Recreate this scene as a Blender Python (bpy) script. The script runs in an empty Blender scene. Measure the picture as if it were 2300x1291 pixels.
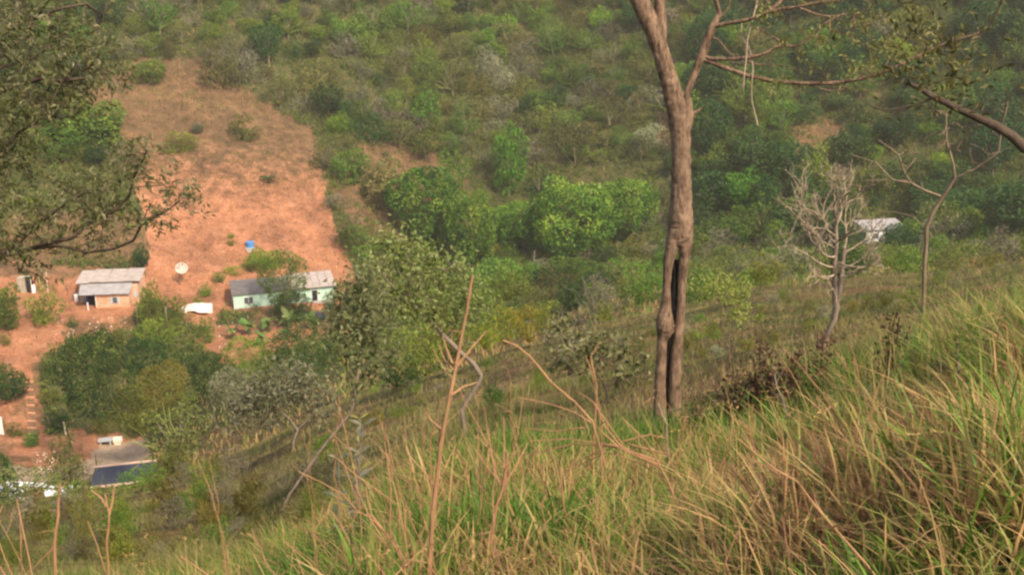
import bpy, math, random
import numpy as np
rad = math.radians
sc = bpy.context.scene
COL = sc.collection

# ------------------------------------------------------------------ camera, sky, sun, exposure
FPX, PITCH = 2466.0, rad(18.0)
cam_d = bpy.data.cameras.new('camera'); cam = bpy.data.objects.new('camera', cam_d); COL.objects.link(cam)
cam.location = (0, 0, 0); cam.rotation_euler = (rad(90) - PITCH, 0, 0)
cam_d.sensor_width = 36; cam_d.lens = 36 * FPX / 2300; cam_d.clip_start = .05; cam_d.clip_end = 6000
sc.camera = cam
SUN_EL, SUN_AZ = rad(46), rad(140)          # azimuth clockwise from +Y (view direction): behind the camera, to the right
W = bpy.data.worlds.new('World'); sc.world = W; W.use_nodes = True
wn = W.node_tree.nodes; wl = W.node_tree.links
sky = wn.new('ShaderNodeTexSky'); sky.sky_type = 'NISHITA'; sky.sun_disc = False
sky.sun_elevation = SUN_EL; sky.sun_rotation = SUN_AZ; sky.dust_density = 4.0; sky.air_density = 1.2
wn['Background'].inputs['Strength'].default_value = .15
wl.new(sky.outputs['Color'], wn['Background'].inputs['Color'])
sd = bpy.data.lights.new('sun', 'SUN'); sun = bpy.data.objects.new('sun', sd); COL.objects.link(sun)
sd.energy = 3.7; sd.angle = rad(6); sd.color = (1.0, .86, .66)
sun.rotation_euler = (rad(90) - SUN_EL, 0, math.pi - SUN_AZ)
sc.view_settings.view_transform = 'Standard'; sc.view_settings.look = 'None'
sc.view_settings.exposure = .58; sc.view_settings.gamma = 1; sc.view_settings.use_curve_mapping = False
sc.cycles.filter_width = 2.4
sc.cycles.max_bounces = 6; sc.cycles.diffuse_bounces = 3; sc.cycles.transmission_bounces = 3
sc.cycles.glossy_bounces = 2; sc.cycles.volume_bounces = 0; sc.cycles.transparent_max_bounces = 4
sc.cycles.use_adaptive_sampling = True; sc.cycles.adaptive_threshold = .02
HAZE_DENSITY, HAZE_COLOR = .00038, (.92, .84, .70)

# ------------------------------------------------------------------ projection
CP, SP = math.cos(PITCH), math.sin(PITCH)
def ray(u, v):
    r = (np.asarray(u, float) - 1150) / FPX; d = (np.asarray(v, float) - 645.5) / FPX
    return r, CP - d * SP, -SP - d * CP
def theta_of(u, v=800):
    x, y, z = ray(u, v); return np.arctan2(x, y)
def ratio_of(u, v):
    x, y, z = ray(u, v); return z / np.hypot(x, y)
def at(u, v, R):                       # the point seen at (u, v), R metres away over the ground
    x, y, z = ray(u, v); k = R / math.hypot(x, y); return np.array([x * k, y * k, z * k])
def proj(P):
    P = np.asarray(P, float); x, y, z = P[..., 0], P[..., 1], P[..., 2]
    dep = np.maximum(y * CP - z * SP, 1e-3); up = y * SP + z * CP
    return 1150 + FPX * x / dep, 645.5 - FPX * up / dep

# ------------------------------------------------------------------ noise
def _hash(ix, iy, s):
    n = (ix.astype(np.int64) * 374761393 + iy.astype(np.int64) * 668265263 + s * 974711) & 0xffffffff
    n = ((n ^ (n >> 13)) * 1274126177) & 0xffffffff
    return ((n ^ (n >> 16)) & 0xffff) / 65535.0
def vnoise(x, y, s=0):
    x = np.asarray(x, float); y = np.asarray(y, float)
    ix, iy = np.floor(x), np.floor(y); fx, fy = x - ix, y - iy
    fx = fx * fx * (3 - 2 * fx); fy = fy * fy * (3 - 2 * fy)
    a, b = _hash(ix, iy, s), _hash(ix + 1, iy, s); c, d = _hash(ix, iy + 1, s), _hash(ix + 1, iy + 1, s)
    return (a + (b - a) * fx) * (1 - fy) + (c + (d - c) * fx) * fy
def fbm(x, y, s=0, o=3):
    t = 0; a = .5
    for k in range(o):
        t = t + a * (vnoise(x * 2 ** k, y * 2 ** k, s + k) - .5); a *= .5
    return t
def inpoly(u, v, poly):
    u = np.asarray(u); v = np.asarray(v); r = np.zeros(u.shape, bool); n = len(poly)
    for i in range(n):
        x1, y1 = poly[i]; x2, y2 = poly[(i + 1) % n]
        if y1 == y2: continue
        r ^= ((y1 > v) != (y2 > v)) & (u < (x2 - x1) * (v - y1) / (y2 - y1) + x1)
    return r

# ------------------------------------------------------------------ the lie of the land
TAB = {  # bearing (as a picture column): ground seen along it as (row, distance) from the brow to the far valley floor
 -400: ((1750,3),(1560,6),(1420,10),(1320,17),(1245,30),(1200,55),(1170,85),(1190,115),(1080,148),(800,174),(690,198)),
 0:    ((1700,3),(1510,6),(1375,10),(1280,17),(1212,30),(1165,50),(1130,75),(1150,105),(1020,155),(735,178),(640,202)),
 250:  ((1650,3),(1460,6),(1335,10),(1250,17),(1180,30),(1125,50),(1100,75),(1115,105),(1030,152),(740,177),(645,200)),
 500:  ((1600,3),(1410,6),(1295,10),(1205,17),(1125,30),(1068,50),(1020,75),(1030,105),(900,152),(735,182),(656,198)),
 800:  ((1440,3),(1255,6),(1155,10),(1065,17),(985,30),(930,50),(890,70),(890,100),(830,145),(730,182),(660,202)),
 1000: ((1300,3.5),(1100,6.5),(1050,10),(985,16),(918,28),(870,45),(840,65),(850,95),(790,140),(710,190),(620,215)),
 1200: ((1270,3.5),(1075,6.5),(1020,10),(945,16),(865,28),(805,48),(770,75),(785,105),(720,150),(640,200),(590,225)),
 1500: ((1240,3.5),(1040,7),(980,10),(890,16),(790,28),(730,48),(695,80),(705,110),(650,150),(600,200),(570,222)),
 1750: ((1240,3),(1000,6.5),(930,9.5),(830,15),(738,28),(675,50),(635,90),(650,120),(610,155),(580,195),(555,215)),
 2000: ((1200,3),(915,6.5),(855,9),(783,14),(705,26),(650,50),(612,90),(620,120),(595,160),(568,205),(546,222)),
 2300: ((1150,2.8),(795,6.5),(752,9),(708,13),(655,24),(620,45),(585,85),(590,115),(565,160),(540,205),(522,225)),
 2700: ((1100,2.8),(740,6.5),(690,9),(650,13),(600,24),(560,45),(530,85),(535,115),(520,160),(508,205),(496,225))}
SL = {-400:.46, 0:.5, 250:.5, 500:.5, 800:.5, 1000:.5, 1200:.5, 1500:.52, 1750:.55, 2000:.56, 2300:.56, 2700:.56}
cols = sorted(TAB); cth = np.array([float(theta_of(c)) for c in cols])
CR = np.array([[p[1] for p in TAB[c]] for c in cols], float)
CZ = np.array([[p[1] * float(ratio_of(c, p[0])) for p in TAB[c]] for c in cols])
CS = np.array([SL[c] for c in cols])
def smooth_cols(t):                     # smooth interpolation weights across the bearings
    i = int(np.clip(np.searchsorted(cth, t) - 1, 0, len(cth) - 2)); f = np.clip((t - cth[i]) / (cth[i + 1] - cth[i]), 0, 1)
    f = f + (f * f * (3 - 2 * f) - f) * .5
    return i, f
NT, NR = 620, 760
TH = np.linspace(-.78, .78, NT); RR = np.exp(np.linspace(math.log(.25), math.log(640), NR))
H = np.zeros((NT, NR))
lk = np.exp(-.5 * (np.arange(-12, 13) / 5.) ** 2); lk /= lk.sum()
for a, t in enumerate(TH):
    i, f = smooth_cols(t)
    r = CR[i] * (1 - f) + CR[i + 1] * f; z = CZ[i] * (1 - f) + CZ[i + 1] * f; s = CS[i] * (1 - f) + CS[i + 1] * f
    r = np.concatenate(([0.], r, [r[-1] + 150, r[-1] + 400])); z = np.concatenate(([-1.55], z, [z[-1] + 150 * s, z[-1] + 400 * s * .9]))
    h = np.interp(RR, r, z); H[a] = np.convolve(np.pad(h, 12, 'edge'), lk, 'valid')
TG, RG = np.meshgrid(TH, RR, indexing='ij'); XG, YG = RG * np.sin(TG), RG * np.cos(TG)
far = np.clip((RG - 205) / 60, 0, 1)
H += fbm(XG / 45, YG / 45, 3, 3) * 9 * far + fbm(XG / 9, YG / 9, 8, 2) * 1.0 * np.clip((RG - 150) / 40, 0, 1)
H += fbm(XG / 1.1, YG / 1.1, 21, 2) * .22 * np.clip(RG / 3, 0, 1) * (1 - .3 * far) + fbm(XG / 5, YG / 5, 29, 2) * .5 * np.clip((RG - 8) / 12, 0, 1)
LR0, DLR = math.log(RR[0]), math.log(RR[1]) - math.log(RR[0])
def height(x, y):
    x = np.asarray(x, float); y = np.asarray(y, float)
    t = (np.arctan2(x, y) - TH[0]) / (TH[1] - TH[0]); r = (np.log(np.maximum(np.hypot(x, y), RR[0])) - LR0) / DLR
    t = np.clip(t, 0, NT - 1.001); r = np.clip(r, 0, NR - 1.001); i = t.astype(int); j = r.astype(int); ft, fr = t - i, r - j
    return (H[i, j] * (1 - ft) + H[i + 1, j] * ft) * (1 - fr) + (H[i, j + 1] * (1 - ft) + H[i + 1, j + 1] * ft) * fr
def hit(u, v, rmin=1.5):               # where the line of sight through (u, v) meets the ground
    x, y, z = ray(u, v); k = math.hypot(x, y); x, y, z = x / k, y / k, z / k
    rs = np.exp(np.linspace(math.log(rmin), math.log(600), 2600)); d = rs * z - height(x * rs, y * rs)
    n = np.nonzero(d < 0)[0]; R = rs[n[0]] if len(n) else 330.
    return np.array([x * R, y * R, float(height(x * R, y * R))])
def plane_hit(u, v, z0):
    x, y, z = ray(u, v); k = z0 / z; return np.array([x * k, y * k, z0])
def flatten(c, ax, half_l, half_w, z, soft=1.2):
    global H
    ax = np.array(ax); dx, dy = XG - c[0], YG - c[1]
    a = np.abs(dx * ax[0] + dy * ax[1]) - half_l; b = np.abs(-dx * ax[1] + dy * ax[0]) - half_w
    w = np.clip(1 - np.maximum(np.maximum(a, b), 0) / soft, 0, 1); w = w * w * (3 - 2 * w)
    H = H * (1 - w) + z * w

# ------------------------------------------------------------------ object helpers
def tag(o, label=None, cat=None, group=None, kind=None):
    for k, val in (('label', label), ('category', cat), ('group', group), ('kind', kind)):
        if val: o[k] = val
    return o
def empty(name, loc):
    o = bpy.data.objects.new(name, None); COL.objects.link(o); o.location = [float(q) for q in loc]; o.empty_display_size = .2
    return o
class MB:
    """collects polygons, then links them as one mesh object"""
    def __init__(s): s.v = []; s.f = []; s.r = []; s.m = []; s.n = 0
    def add(s, V, F, rnd=.5, mat=0):
        V = np.asarray(V, float).reshape(-1, 3); F = np.asarray(F, np.int64)
        s.v.append(V); s.f.append(F + s.n); s.n += len(V)
        s.r.append(np.broadcast_to(np.asarray(rnd, float), (len(F),)).copy()); s.m.append(np.full(len(F), mat)); return s
    def mesh(s, name, mats, origin=(0, 0, 0), smooth=False):
        me = bpy.data.meshes.new(name); V = np.concatenate(s.v) - np.asarray(origin, float)
        me.vertices.add(len(V)); me.vertices.foreach_set('co', V.astype(np.float32).ravel())
        nf = sum(len(f) for f in s.f); tot = np.concatenate([np.full(len(f), f.shape[1]) for f in s.f])
        idx = np.concatenate([f.ravel() for f in s.f])
        me.loops.add(len(idx)); me.loops.foreach_set('vertex_index', idx.astype(np.int32))
        me.polygons.add(nf); st = np.concatenate(([0], np.cumsum(tot)[:-1]))
        me.polygons.foreach_set('loop_start', st.astype(np.int32))
        try: me.polygons.foreach_set('loop_total', tot.astype(np.int32))
        except Exception: pass
        me.polygons.foreach_set('material_index', np.concatenate(s.m).astype(np.int32))
        me.polygons.foreach_set('use_smooth', np.full(nf, smooth))
        at_ = me.attributes.new('rnd', 'FLOAT', 'FACE'); at_.data.foreach_set('value', np.concatenate(s.r).astype(np.float32))
        for m in (mats if isinstance(mats, (list, tuple)) else [mats]): me.materials.append(m)
        me.update(calc_edges=True); return me
    def build(s, name, mats, parent=None, origin=(0, 0, 0), smooth=False):
        return link(name, s.mesh(name, mats, origin, smooth), parent, None if parent else origin)
    def box(s, c, size, ax=(1, 0), rnd=.5, mat=0, tilt=0.):
        hx, hy, hz = np.asarray(size, float) / 2
        P = np.array([(x, y, z) for z in (-hz, hz) for x, y in ((-hx, -hy), (hx, -hy), (hx, hy), (-hx, hy))])
        if tilt: P[:, 2] += P[:, 1] * tilt
        a = np.array(ax, float); a /= np.hypot(*a)
        Q = np.stack([P[:, 0] * a[0] - P[:, 1] * a[1], P[:, 0] * a[1] + P[:, 1] * a[0], P[:, 2]], 1) + np.asarray(c, float)
        return s.add(Q, [(0, 3, 2, 1), (4, 5, 6, 7), (0, 1, 5, 4), (1, 2, 6, 5), (2, 3, 7, 6), (3, 0, 4, 7)], rnd, mat)
    def tube(s, pts, radii, n=6, rnd=.5, mat=0, cap=True, rough=0., seed=0):
        pts = np.asarray(pts, float); m = len(pts); radii = np.broadcast_to(np.asarray(radii, float), (m,))
        T = np.gradient(pts, axis=0) if m > 2 else np.repeat(pts[1:] - pts[:1], 2, 0)
        T /= np.maximum(np.linalg.norm(T, axis=1, keepdims=True), 1e-9)
        ref = np.array([1., 0, 0]) if abs(T[0][0]) < .8 else np.array([0, 1., 0]); ring = []
        ang = np.linspace(0, 2 * math.pi, n, endpoint=False); rg = np.random.default_rng(seed + m)
        for k in range(m):
            ref = ref - T[k] * ref.dot(T[k]); ref /= max(np.linalg.norm(ref), 1e-9); b = np.cross(T[k], ref)
            rr = radii[k] * (1 + rough * rg.normal(size=n))
            ring.append(pts[k] + (np.cos(ang) * rr)[:, None] * ref + (np.sin(ang) * rr)[:, None] * b)
        V = np.concatenate(ring); i = np.arange(n); j = (i + 1) % n
        F = np.concatenate([np.stack([k * n + i, k * n + j, (k + 1) * n + j, (k + 1) * n + i], 1) for k in range(m - 1)])
        s.add(V, F, rnd, mat)
        if cap: s.add(ring[-1], [list(range(n))], rnd, mat); s.add(ring[0], [list(range(n))[::-1]], rnd, mat)
        return s
    def leaves(s, P, D, N, L, Wd, rnd, mat=0, fold=.12):
        P = np.asarray(P, float); n = len(P); D = D / np.maximum(np.linalg.norm(D, axis=1, keepdims=True), 1e-9)
        S = np.cross(D, N); S /= np.maximum(np.linalg.norm(S, axis=1, keepdims=True), 1e-9); U = np.cross(S, D)
        L = np.broadcast_to(L, (n,))[:, None]; Wd = np.broadcast_to(Wd, (n,))[:, None]
        V = np.stack([P, P + D * L * .45 + S * Wd / 2 + U * L * fold, P + D * L - U * L * fold * .6, P + D * L * .5 - S * Wd / 2 + U * L * fold], 1)
        return s.add(V.reshape(-1, 3), np.arange(n * 4).reshape(n, 4), rnd, mat)
    def blades(s, P, Ht, Wd, lean, bend, segs, rnd, mat=0):
        n = len(P); t = np.linspace(0, 1, segs + 1); a = np.random.default_rng(n).uniform(0, 2 * math.pi, n)
        L = np.stack([np.cos(lean), np.sin(lean), np.zeros(n)], 1); S = np.stack([np.cos(a), np.sin(a), np.zeros(n)], 1)
        V = np.zeros((n, segs + 1, 2, 3))
        for k, q in enumerate(t):
            c = P + np.outer(Ht * q * (1 - .35 * bend * q), [0, 0, 1]) + L * (Ht * bend * q * q)[:, None]
            w = (Wd * (1 - q) ** .6 * .5 + 1e-4)[:, None]; V[:, k, 0] = c - S * w; V[:, k, 1] = c + S * w
        b = np.arange(n)[:, None] * (segs + 1) * 2 + np.arange(segs)[None] * 2
        F = np.stack([b, b + 1, b + 3, b + 2], 2).reshape(-1, 4)
        return s.add(V.reshape(-1, 3), F, np.repeat(rnd, segs), mat)
def link(name, me, parent=None, loc=None):
    o = bpy.data.objects.new(name, me); COL.objects.link(o)
    if parent is not None: o.parent = parent
    elif loc is not None: o.location = [float(q) for q in loc]
    return o

# ------------------------------------------------------------------ materials
def newmat(name):
    m = bpy.data.materials.new(name); m.use_nodes = True; nt = m.node_tree
    return m, nt.nodes, nt.links, nt.nodes['Principled BSDF']
def ramp(N, stops):
    r = N.new('ShaderNodeValToRGB'); e = r.color_ramp.elements
    while len(e) < len(stops): e.new(.5)
    for k, (p, c) in enumerate(stops): e[k].position = p; e[k].color = (*c, 1)
    return r
def leafmat(name, cs, trans=.3, rough=.55, hue=.03, val=.35):
    """leaf colours c0..cn picked per leaf, shifted a little from plant to plant"""
    m, N, Lk, B = newmat(name)
    A = N.new('ShaderNodeAttribute'); A.attribute_name = 'rnd'
    r = ramp(N, [(k / (len(cs) - 1), c) for k, c in enumerate(cs)]); Lk.new(A.outputs['Fac'], r.inputs[0])
    oi = N.new('ShaderNodeObjectInfo'); hs = N.new('ShaderNodeHueSaturation')
    mv = N.new('ShaderNodeMapRange'); mv.inputs['To Min'].default_value = 1 - val; mv.inputs['To Max'].default_value = 1 + val
    mh = N.new('ShaderNodeMapRange'); mh.inputs['To Min'].default_value = .5 - hue; mh.inputs['To Max'].default_value = .5 + hue
    ml = N.new('ShaderNodeMath'); ml.operation = 'MULTIPLY'; ml.inputs[1].default_value = 7.31; fr = N.new('ShaderNodeMath'); fr.operation = 'FRACT'
    Lk.new(oi.outputs['Random'], mv.inputs[0]); Lk.new(oi.outputs['Random'], ml.inputs[0]); Lk.new(ml.outputs[0], fr.inputs[0]); Lk.new(fr.outputs[0], mh.inputs[0])
    Lk.new(mv.outputs[0], hs.inputs['Value']); Lk.new(mh.outputs[0], hs.inputs['Hue']); Lk.new(r.outputs[0], hs.inputs['Color'])
    Lk.new(hs.outputs[0], B.inputs['Base Color']); B.inputs['Roughness'].default_value = rough; B.inputs['Specular IOR Level'].default_value = .25
    T = N.new('ShaderNodeBsdfTranslucent'); Lk.new(hs.outputs[0], T.inputs['Color'])
    X = N.new('ShaderNodeMixShader'); X.inputs[0].default_value = trans
    Lk.new(B.outputs[0], X.inputs[1]); Lk.new(T.outputs[0], X.inputs[2]); Lk.new(X.outputs[0], N['Material Output'].inputs[0])
    return m
def woodmat(name, c0, c1, scale=6., zs=.25, bump=.5, rough=.85, lo=.33, hi=.68):
    m, N, Lk, B = newmat(name)
    tc = N.new('ShaderNodeTexCoord'); mp = N.new('ShaderNodeMapping'); mp.inputs['Scale'].default_value = (1, 1, zs)
    nz = N.new('ShaderNodeTexNoise'); nz.inputs['Scale'].default_value = scale; nz.inputs['Detail'].default_value = 6; nz.inputs['Roughness'].default_value = .65
    n2 = N.new('ShaderNodeTexNoise'); n2.inputs['Scale'].default_value = scale * .22; n2.inputs['Detail'].default_value = 3
    ad = N.new('ShaderNodeMix'); ad.data_type = 'FLOAT'; ad.inputs['Factor'].default_value = .4
    Lk.new(tc.outputs['Object'], mp.inputs[0]); Lk.new(mp.outputs[0], nz.inputs['Vector']); Lk.new(tc.outputs['Object'], n2.inputs['Vector'])
    Lk.new(nz.outputs['Fac'], ad.inputs['A']); Lk.new(n2.outputs['Fac'], ad.inputs['B'])
    r = ramp(N, [(lo, c0), (hi, c1)]); Lk.new(ad.outputs['Result'], r.inputs[0]); Lk.new(r.outputs[0], B.inputs['Base Color'])
    bp = N.new('ShaderNodeBump'); bp.inputs['Strength'].default_value = bump; bp.inputs['Distance'].default_value = .03
    Lk.new(nz.outputs['Fac'], bp.inputs['Height']); Lk.new(bp.outputs[0], B.inputs['Normal']); B.inputs['Roughness'].default_value = rough
    B.inputs['Specular IOR Level'].default_value = .2
    return m
def wallmat(name, c, var=.12, scale=1.2, rough=.85):
    return woodmat(name, tuple(q * (1 - var) for q in c), tuple(min(q * (1 + var), .95) for q in c), scale, 1, .1, rough)

M = {}
M['mango'] = leafmat('mango_leaf', [(.025, .08, .01), (.065, .165, .016), (.15, .28, .026), (.29, .38, .05)], .25, .4, .008, .12)  # lightest tone brightened as highlights painted into the crowns
M['dark'] = leafmat('dark_leaf', [(.02, .055, .012), (.042, .095, .017), (.08, .145, .026)], .3)
M['mid'] = leafmat('mid_leaf', [(.055, .11, .013), (.115, .185, .022), (.21, .28, .038)], .3)
M['bright'] = leafmat('bright_leaf', [(.08, .16, .015), (.14, .26, .02), (.25, .37, .04)], .35)
M['olive'] = leafmat('olive_leaf', [(.075, .085, .02), (.15, .15, .04), (.25, .235, .075)], .3)
M['grey'] = leafmat('grey_leaf', [(.10, .095, .055), (.17, .155, .095), (.26, .235, .16)], .25)
M['silver'] = leafmat('silver_leaf', [(.12, .125, .055), (.22, .22, .115), (.37, .36, .23)], .35, .5)
M['yellow'] = leafmat('yellow_olive_leaf', [(.08, .085, .012), (.15, .15, .02), (.24, .21, .04)], .35)
M['lime'] = leafmat('lime_leaf', [(.16, .19, .035), (.27, .29, .06), (.40, .39, .11)], .4)
M['leather'] = leafmat('leathery_leaf', [(.12, .17, .03), (.26, .32, .07), (.46, .49, .20)], .45, .45)
M['bronze'] = leafmat('bronze_green_leaf', [(.09, .105, .035), (.19, .19, .075), (.36, .33, .18)], .45, .45)
M['slope'] = leafmat('slope_grass_blade', [(.085, .13, .024), (.17, .185, .048), (.27, .235, .085), (.40, .305, .135), (.45, .295, .145)], .3, .6, 0, 0)
M['scrub'] = leafmat('scrub_leaf', [(.025, .06, .012), (.06, .12, .018), (.12, .17, .028), (.19, .165, .055), (.11, .19, .02), (.23, .28, .04)], .3, .6, 0, 0)
M['plot'] = leafmat('plot_stubble', [(.10, .055, .032), (.20, .105, .06), (.31, .185, .11), (.12, .15, .04)], .2, .7, 0, 0)
M['dead'] = leafmat('dead_leaf', [(.06, .034, .019), (.12, .07, .036), (.21, .135, .07)], .2)
M['flower'] = leafmat('yellow_flower', [(.07, .12, .02), (.13, .18, .025), (.24, .24, .03), (.46, .36, .03)], .35)
M['banana'] = leafmat('banana_leaf', [(.07, .14, .03), (.13, .22, .05), (.24, .30, .09)], .35, .4)
M['grass'] = leafmat('grass_blade', [(.055, .13, .015), (.12, .235, .024), (.22, .285, .05), (.40, .31, .115), (.57, .35, .15), (.22, .115, .06)], .35, .5, .0, .0)
M['bark'] = woodmat('grey_brown_bark', (.075, .046, .03), (.33, .215, .14), 34, .3, 1.0, .9, .36, .60)
M['bark_grey'] = woodmat('grey_bark', (.13, .10, .075), (.34, .265, .20), 22, .3, .7)
M['bark_pale'] = woodmat('pale_bark', (.20, .15, .10), (.44, .35, .24), 18, .3, .5)
M['bark_dark'] = woodmat('dark_bark', (.055, .038, .026), (.14, .10, .07), 18, .3, .6)
M['twig_grey'] = woodmat('grey_twig', (.20, .165, .13), (.38, .33, .27), 9, .3, .3)
M['twig_brown'] = woodmat('brown_twig', (.13, .095, .06), (.27, .20, .13), 12, .3, .3)
M['straw'] = woodmat('dry_stalk', (.22, .12, .06), (.48, .265, .135), 20, .15, .3)
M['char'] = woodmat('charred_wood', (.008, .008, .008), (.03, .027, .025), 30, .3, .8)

def groundmat():
    m, N, Lk, B = newmat('hillside_soil')
    A = N.new('ShaderNodeAttribute'); A.attribute_name = 'zone'; sp = N.new('ShaderNodeSeparateColor'); Lk.new(A.outputs['Color'], sp.inputs[0])
    geo = N.new('ShaderNodeNewGeometry')
    def noise(s, d=5, ro=.6):
        n = N.new('ShaderNodeTexNoise'); n.inputs['Scale'].default_value = s; n.inputs['Detail'].default_value = d; n.inputs['Roughness'].default_value = ro
        Lk.new(geo.outputs['Position'], n.inputs['Vector']); return n
    nb, nm, ns = noise(.05, 6), noise(.5, 8, .75), noise(2.6, 6, .75)
    def mixc(fac, a, b):
        x = N.new('ShaderNodeMix'); x.data_type = 'RGBA'
        (Lk.new(fac, x.inputs['Factor']) if not isinstance(fac, float) else setattr(x.inputs['Factor'], 'default_value', fac))
        for s_, q in (('A', a), ('B', b)):
            if isinstance(q, tuple): x.inputs[s_].default_value = (*q, 1)
            else: Lk.new(q, x.inputs[s_])
        return x.outputs['Result']
    base = ramp(N, [(.32, (.045, .06, .018)), (.52, (.085, .088, .032)), (.74, (.17, .115, .055))]); Lk.new(nm.outputs['Fac'], base.inputs[0])
    soil = ramp(N, [(.28, (.20, .092, .05)), (.48, (.36, .16, .085)), (.74, (.48, .25, .15))]); Lk.new(nm.outputs['Fac'], soil.inputs[0])
    mul = ramp(N, [(.30, (.085, .068, .032)), (.5, (.165, .10, .052)), (.70, (.25, .15, .08))]); Lk.new(nm.outputs['Fac'], mul.inputs[0])
    road = ramp(N, [(.3, (.34, .25, .17)), (.7, (.46, .35, .25))]); Lk.new(nm.outputs['Fac'], road.inputs[0])
    def edge(o):                        # break the zone borders up
        a = N.new('ShaderNodeMath'); a.operation = 'ADD'; s_ = N.new('ShaderNodeMath'); s_.operation = 'MULTIPLY_ADD'; s_.inputs[1].default_value = 1.1; s_.inputs[2].default_value = -.55
        Lk.new(nm.outputs['Fac'], s_.inputs[0]); Lk.new(o, a.inputs[0]); Lk.new(s_.outputs[0], a.inputs[1])
        mr = N.new('ShaderNodeMapRange'); mr.inputs[1].default_value = .3; mr.inputs[2].default_value = .7; Lk.new(a.outputs[0], mr.inputs[0]); return mr.outputs[0]
    c = mixc(edge(sp.outputs['Green']), base.outputs[0], mul.outputs[0]); c = mixc(edge(sp.outputs['Red']), c, soil.outputs[0]); c = mixc(edge(sp.outputs['Blue']), c, road.outputs[0])
    big = noise(.16, 5, .7); bm = ramp(N, [(.34, (.62, .64, .66)), (.62, (1.12, 1.1, 1.08))]); Lk.new(big.outputs['Fac'], bm.inputs[0]); xb = N.new('ShaderNodeMix'); xb.data_type = 'RGBA'; xb.blend_type = 'MULTIPLY'; xb.inputs['Factor'].default_value = 1.0
    Lk.new(c, xb.inputs['A']); Lk.new(bm.outputs[0], xb.inputs['B']); c = xb.outputs['Result']
    fine = ramp(N, [(.32, (.60, .58, .56)), (.68, (1.3, 1.28, 1.25))]); Lk.new(ns.outputs['Fac'], fine.inputs[0])
    x = N.new('ShaderNodeMix'); x.data_type = 'RGBA'; x.blend_type = 'MULTIPLY'; x.inputs['Factor'].default_value = .9
    Lk.new(c, x.inputs['A']); Lk.new(fine.outputs[0], x.inputs['B']); Lk.new(x.outputs['Result'], B.inputs['Base Color'])
    B.inputs['Roughness'].default_value = .95; B.inputs['Specular IOR Level'].default_value = .1
    bp = N.new('ShaderNodeBump'); bp.inputs['Strength'].default_value = .6; bp.inputs['Distance'].default_value = .25
    Lk.new(nm.outputs['Fac'], bp.inputs['Height']); Lk.new(bp.outputs[0], B.inputs['Normal'])
    return m
M['ground'] = groundmat()

# ------------------------------------------------------------------ building plots (levelled first, built below)
def unit2(a): a = np.asarray(a, float)[:2]; return a / np.hypot(*a)
# long mint house
gh0 = hit(526, 694, 120); gh1 = plane_hit(752, 672, gh0[2]); GAX = unit2(gh1 - gh0); GL = float(np.hypot(*(gh1 - gh0)[:2])); GW = 5.6
GN = np.array([-GAX[1], GAX[0]]); GC = gh0[:2] + GAX * GL / 2 + GN * GW / 2
flatten(GC + GN * .3, GAX, GL / 2 + 1.2, GW / 2 + 1.0, gh0[2], .9)
# brick hut
bh0 = hit(218, 692, 120); bh1 = plane_hit(291, 690, bh0[2]); BAX = unit2(bh1 - bh0); BL = float(np.hypot(*(bh1 - bh0)[:2])); BN = np.array([-BAX[1], BAX[0]])
flatten(bh0[:2] + BAX * 1.0 + BN * 3, BAX, BL / 2 + 6.5, 5.2, bh0[2], 1.6)
# white house on the right
wh0 = hit(1944, 548, 160); WZ = wh0[2]
sh0 = hit(215, 1092, 100)
road_pts = [hit(u, v, 110) for u, v in ((20, 1040), (120, 1030), (230, 1010), (330, 1010))]

PATHS = [[(545,480),(490,530),(430,565),(400,590),(390,615),(420,660)], [(60,700),(55,800),(68,880),(70,975)], [(720,440),(690,480),(600,490),(545,535)], [(700,520),(620,520),(560,555)], [(420,520),(440,545),(500,570)], [(560,555),(548,585),(565,610)]]
def near_path(u, v, poly, w):
    d = np.full(u.shape, 1e9)
    for (x1, y1), (x2, y2) in zip(poly[:-1], poly[1:]):
        t = np.clip(((u - x1) * (x2 - x1) + (v - y1) * (y2 - y1)) / ((x2 - x1) ** 2 + (y2 - y1) ** 2), 0, 1)
        d = np.minimum(d, np.hypot(u - x1 - t * (x2 - x1), v - y1 - t * (y2 - y1)))
    return d < w
_u, _v = proj(np.stack([XG, YG, H], -1)); _ok = (RG > 150) & (RG < 330)      # gullies worn into the red slope
for k_, p_ in enumerate(PATHS):
    if k_ != 1: H -= (near_path(_u, _v, p_, 7) * .35 + near_path(_u, _v, p_, 4) * .35) * _ok
# ------------------------------------------------------------------ ground sheet
RED = [[(195,215),(300,150),(430,135),(470,200),(520,245),(620,250),(690,300),(728,380),(745,470),(765,550),(800,620),(790,660),(775,690),(500,700),(480,735),(430,735),(400,700),(345,668),(325,600),(330,520),(300,430),(335,330),(262,300)],
       [(-200,600),(60,585),(160,600),(330,598),(345,640),(300,700),(310,745),(200,760),(100,790),(85,850),(100,960),(160,985),(160,1060),(-200,1060)],
       [(470,735),(640,730),(760,715),(800,735),(640,790),(520,830),(440,770)], [(160,960),(330,985),(330,1025),(170,1045)]]
MULCH = [[(170,200),(300,140),(440,130),(560,210),(700,290),(740,440),(600,430),(520,330),(430,350),(380,430),(310,420),(250,300)],
         [(1760,275),(1890,275),(1915,320),(1890,360),(1790,365)], [(740,420),(820,300),(950,330),(1060,420),(900,540),(800,520)],
         [(0,480),(330,480),(330,590),(0,590)], [(1480,210),(1540,200),(1560,330),(1480,340)], [(560,690),(800,690),(800,760),(560,760)]]
ROAD = [[(-100,1030),(110,1055),(180,1035),(235,995),(330,985),(335,1050),(200,1075),(100,1110),(-100,1100)]]
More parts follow.
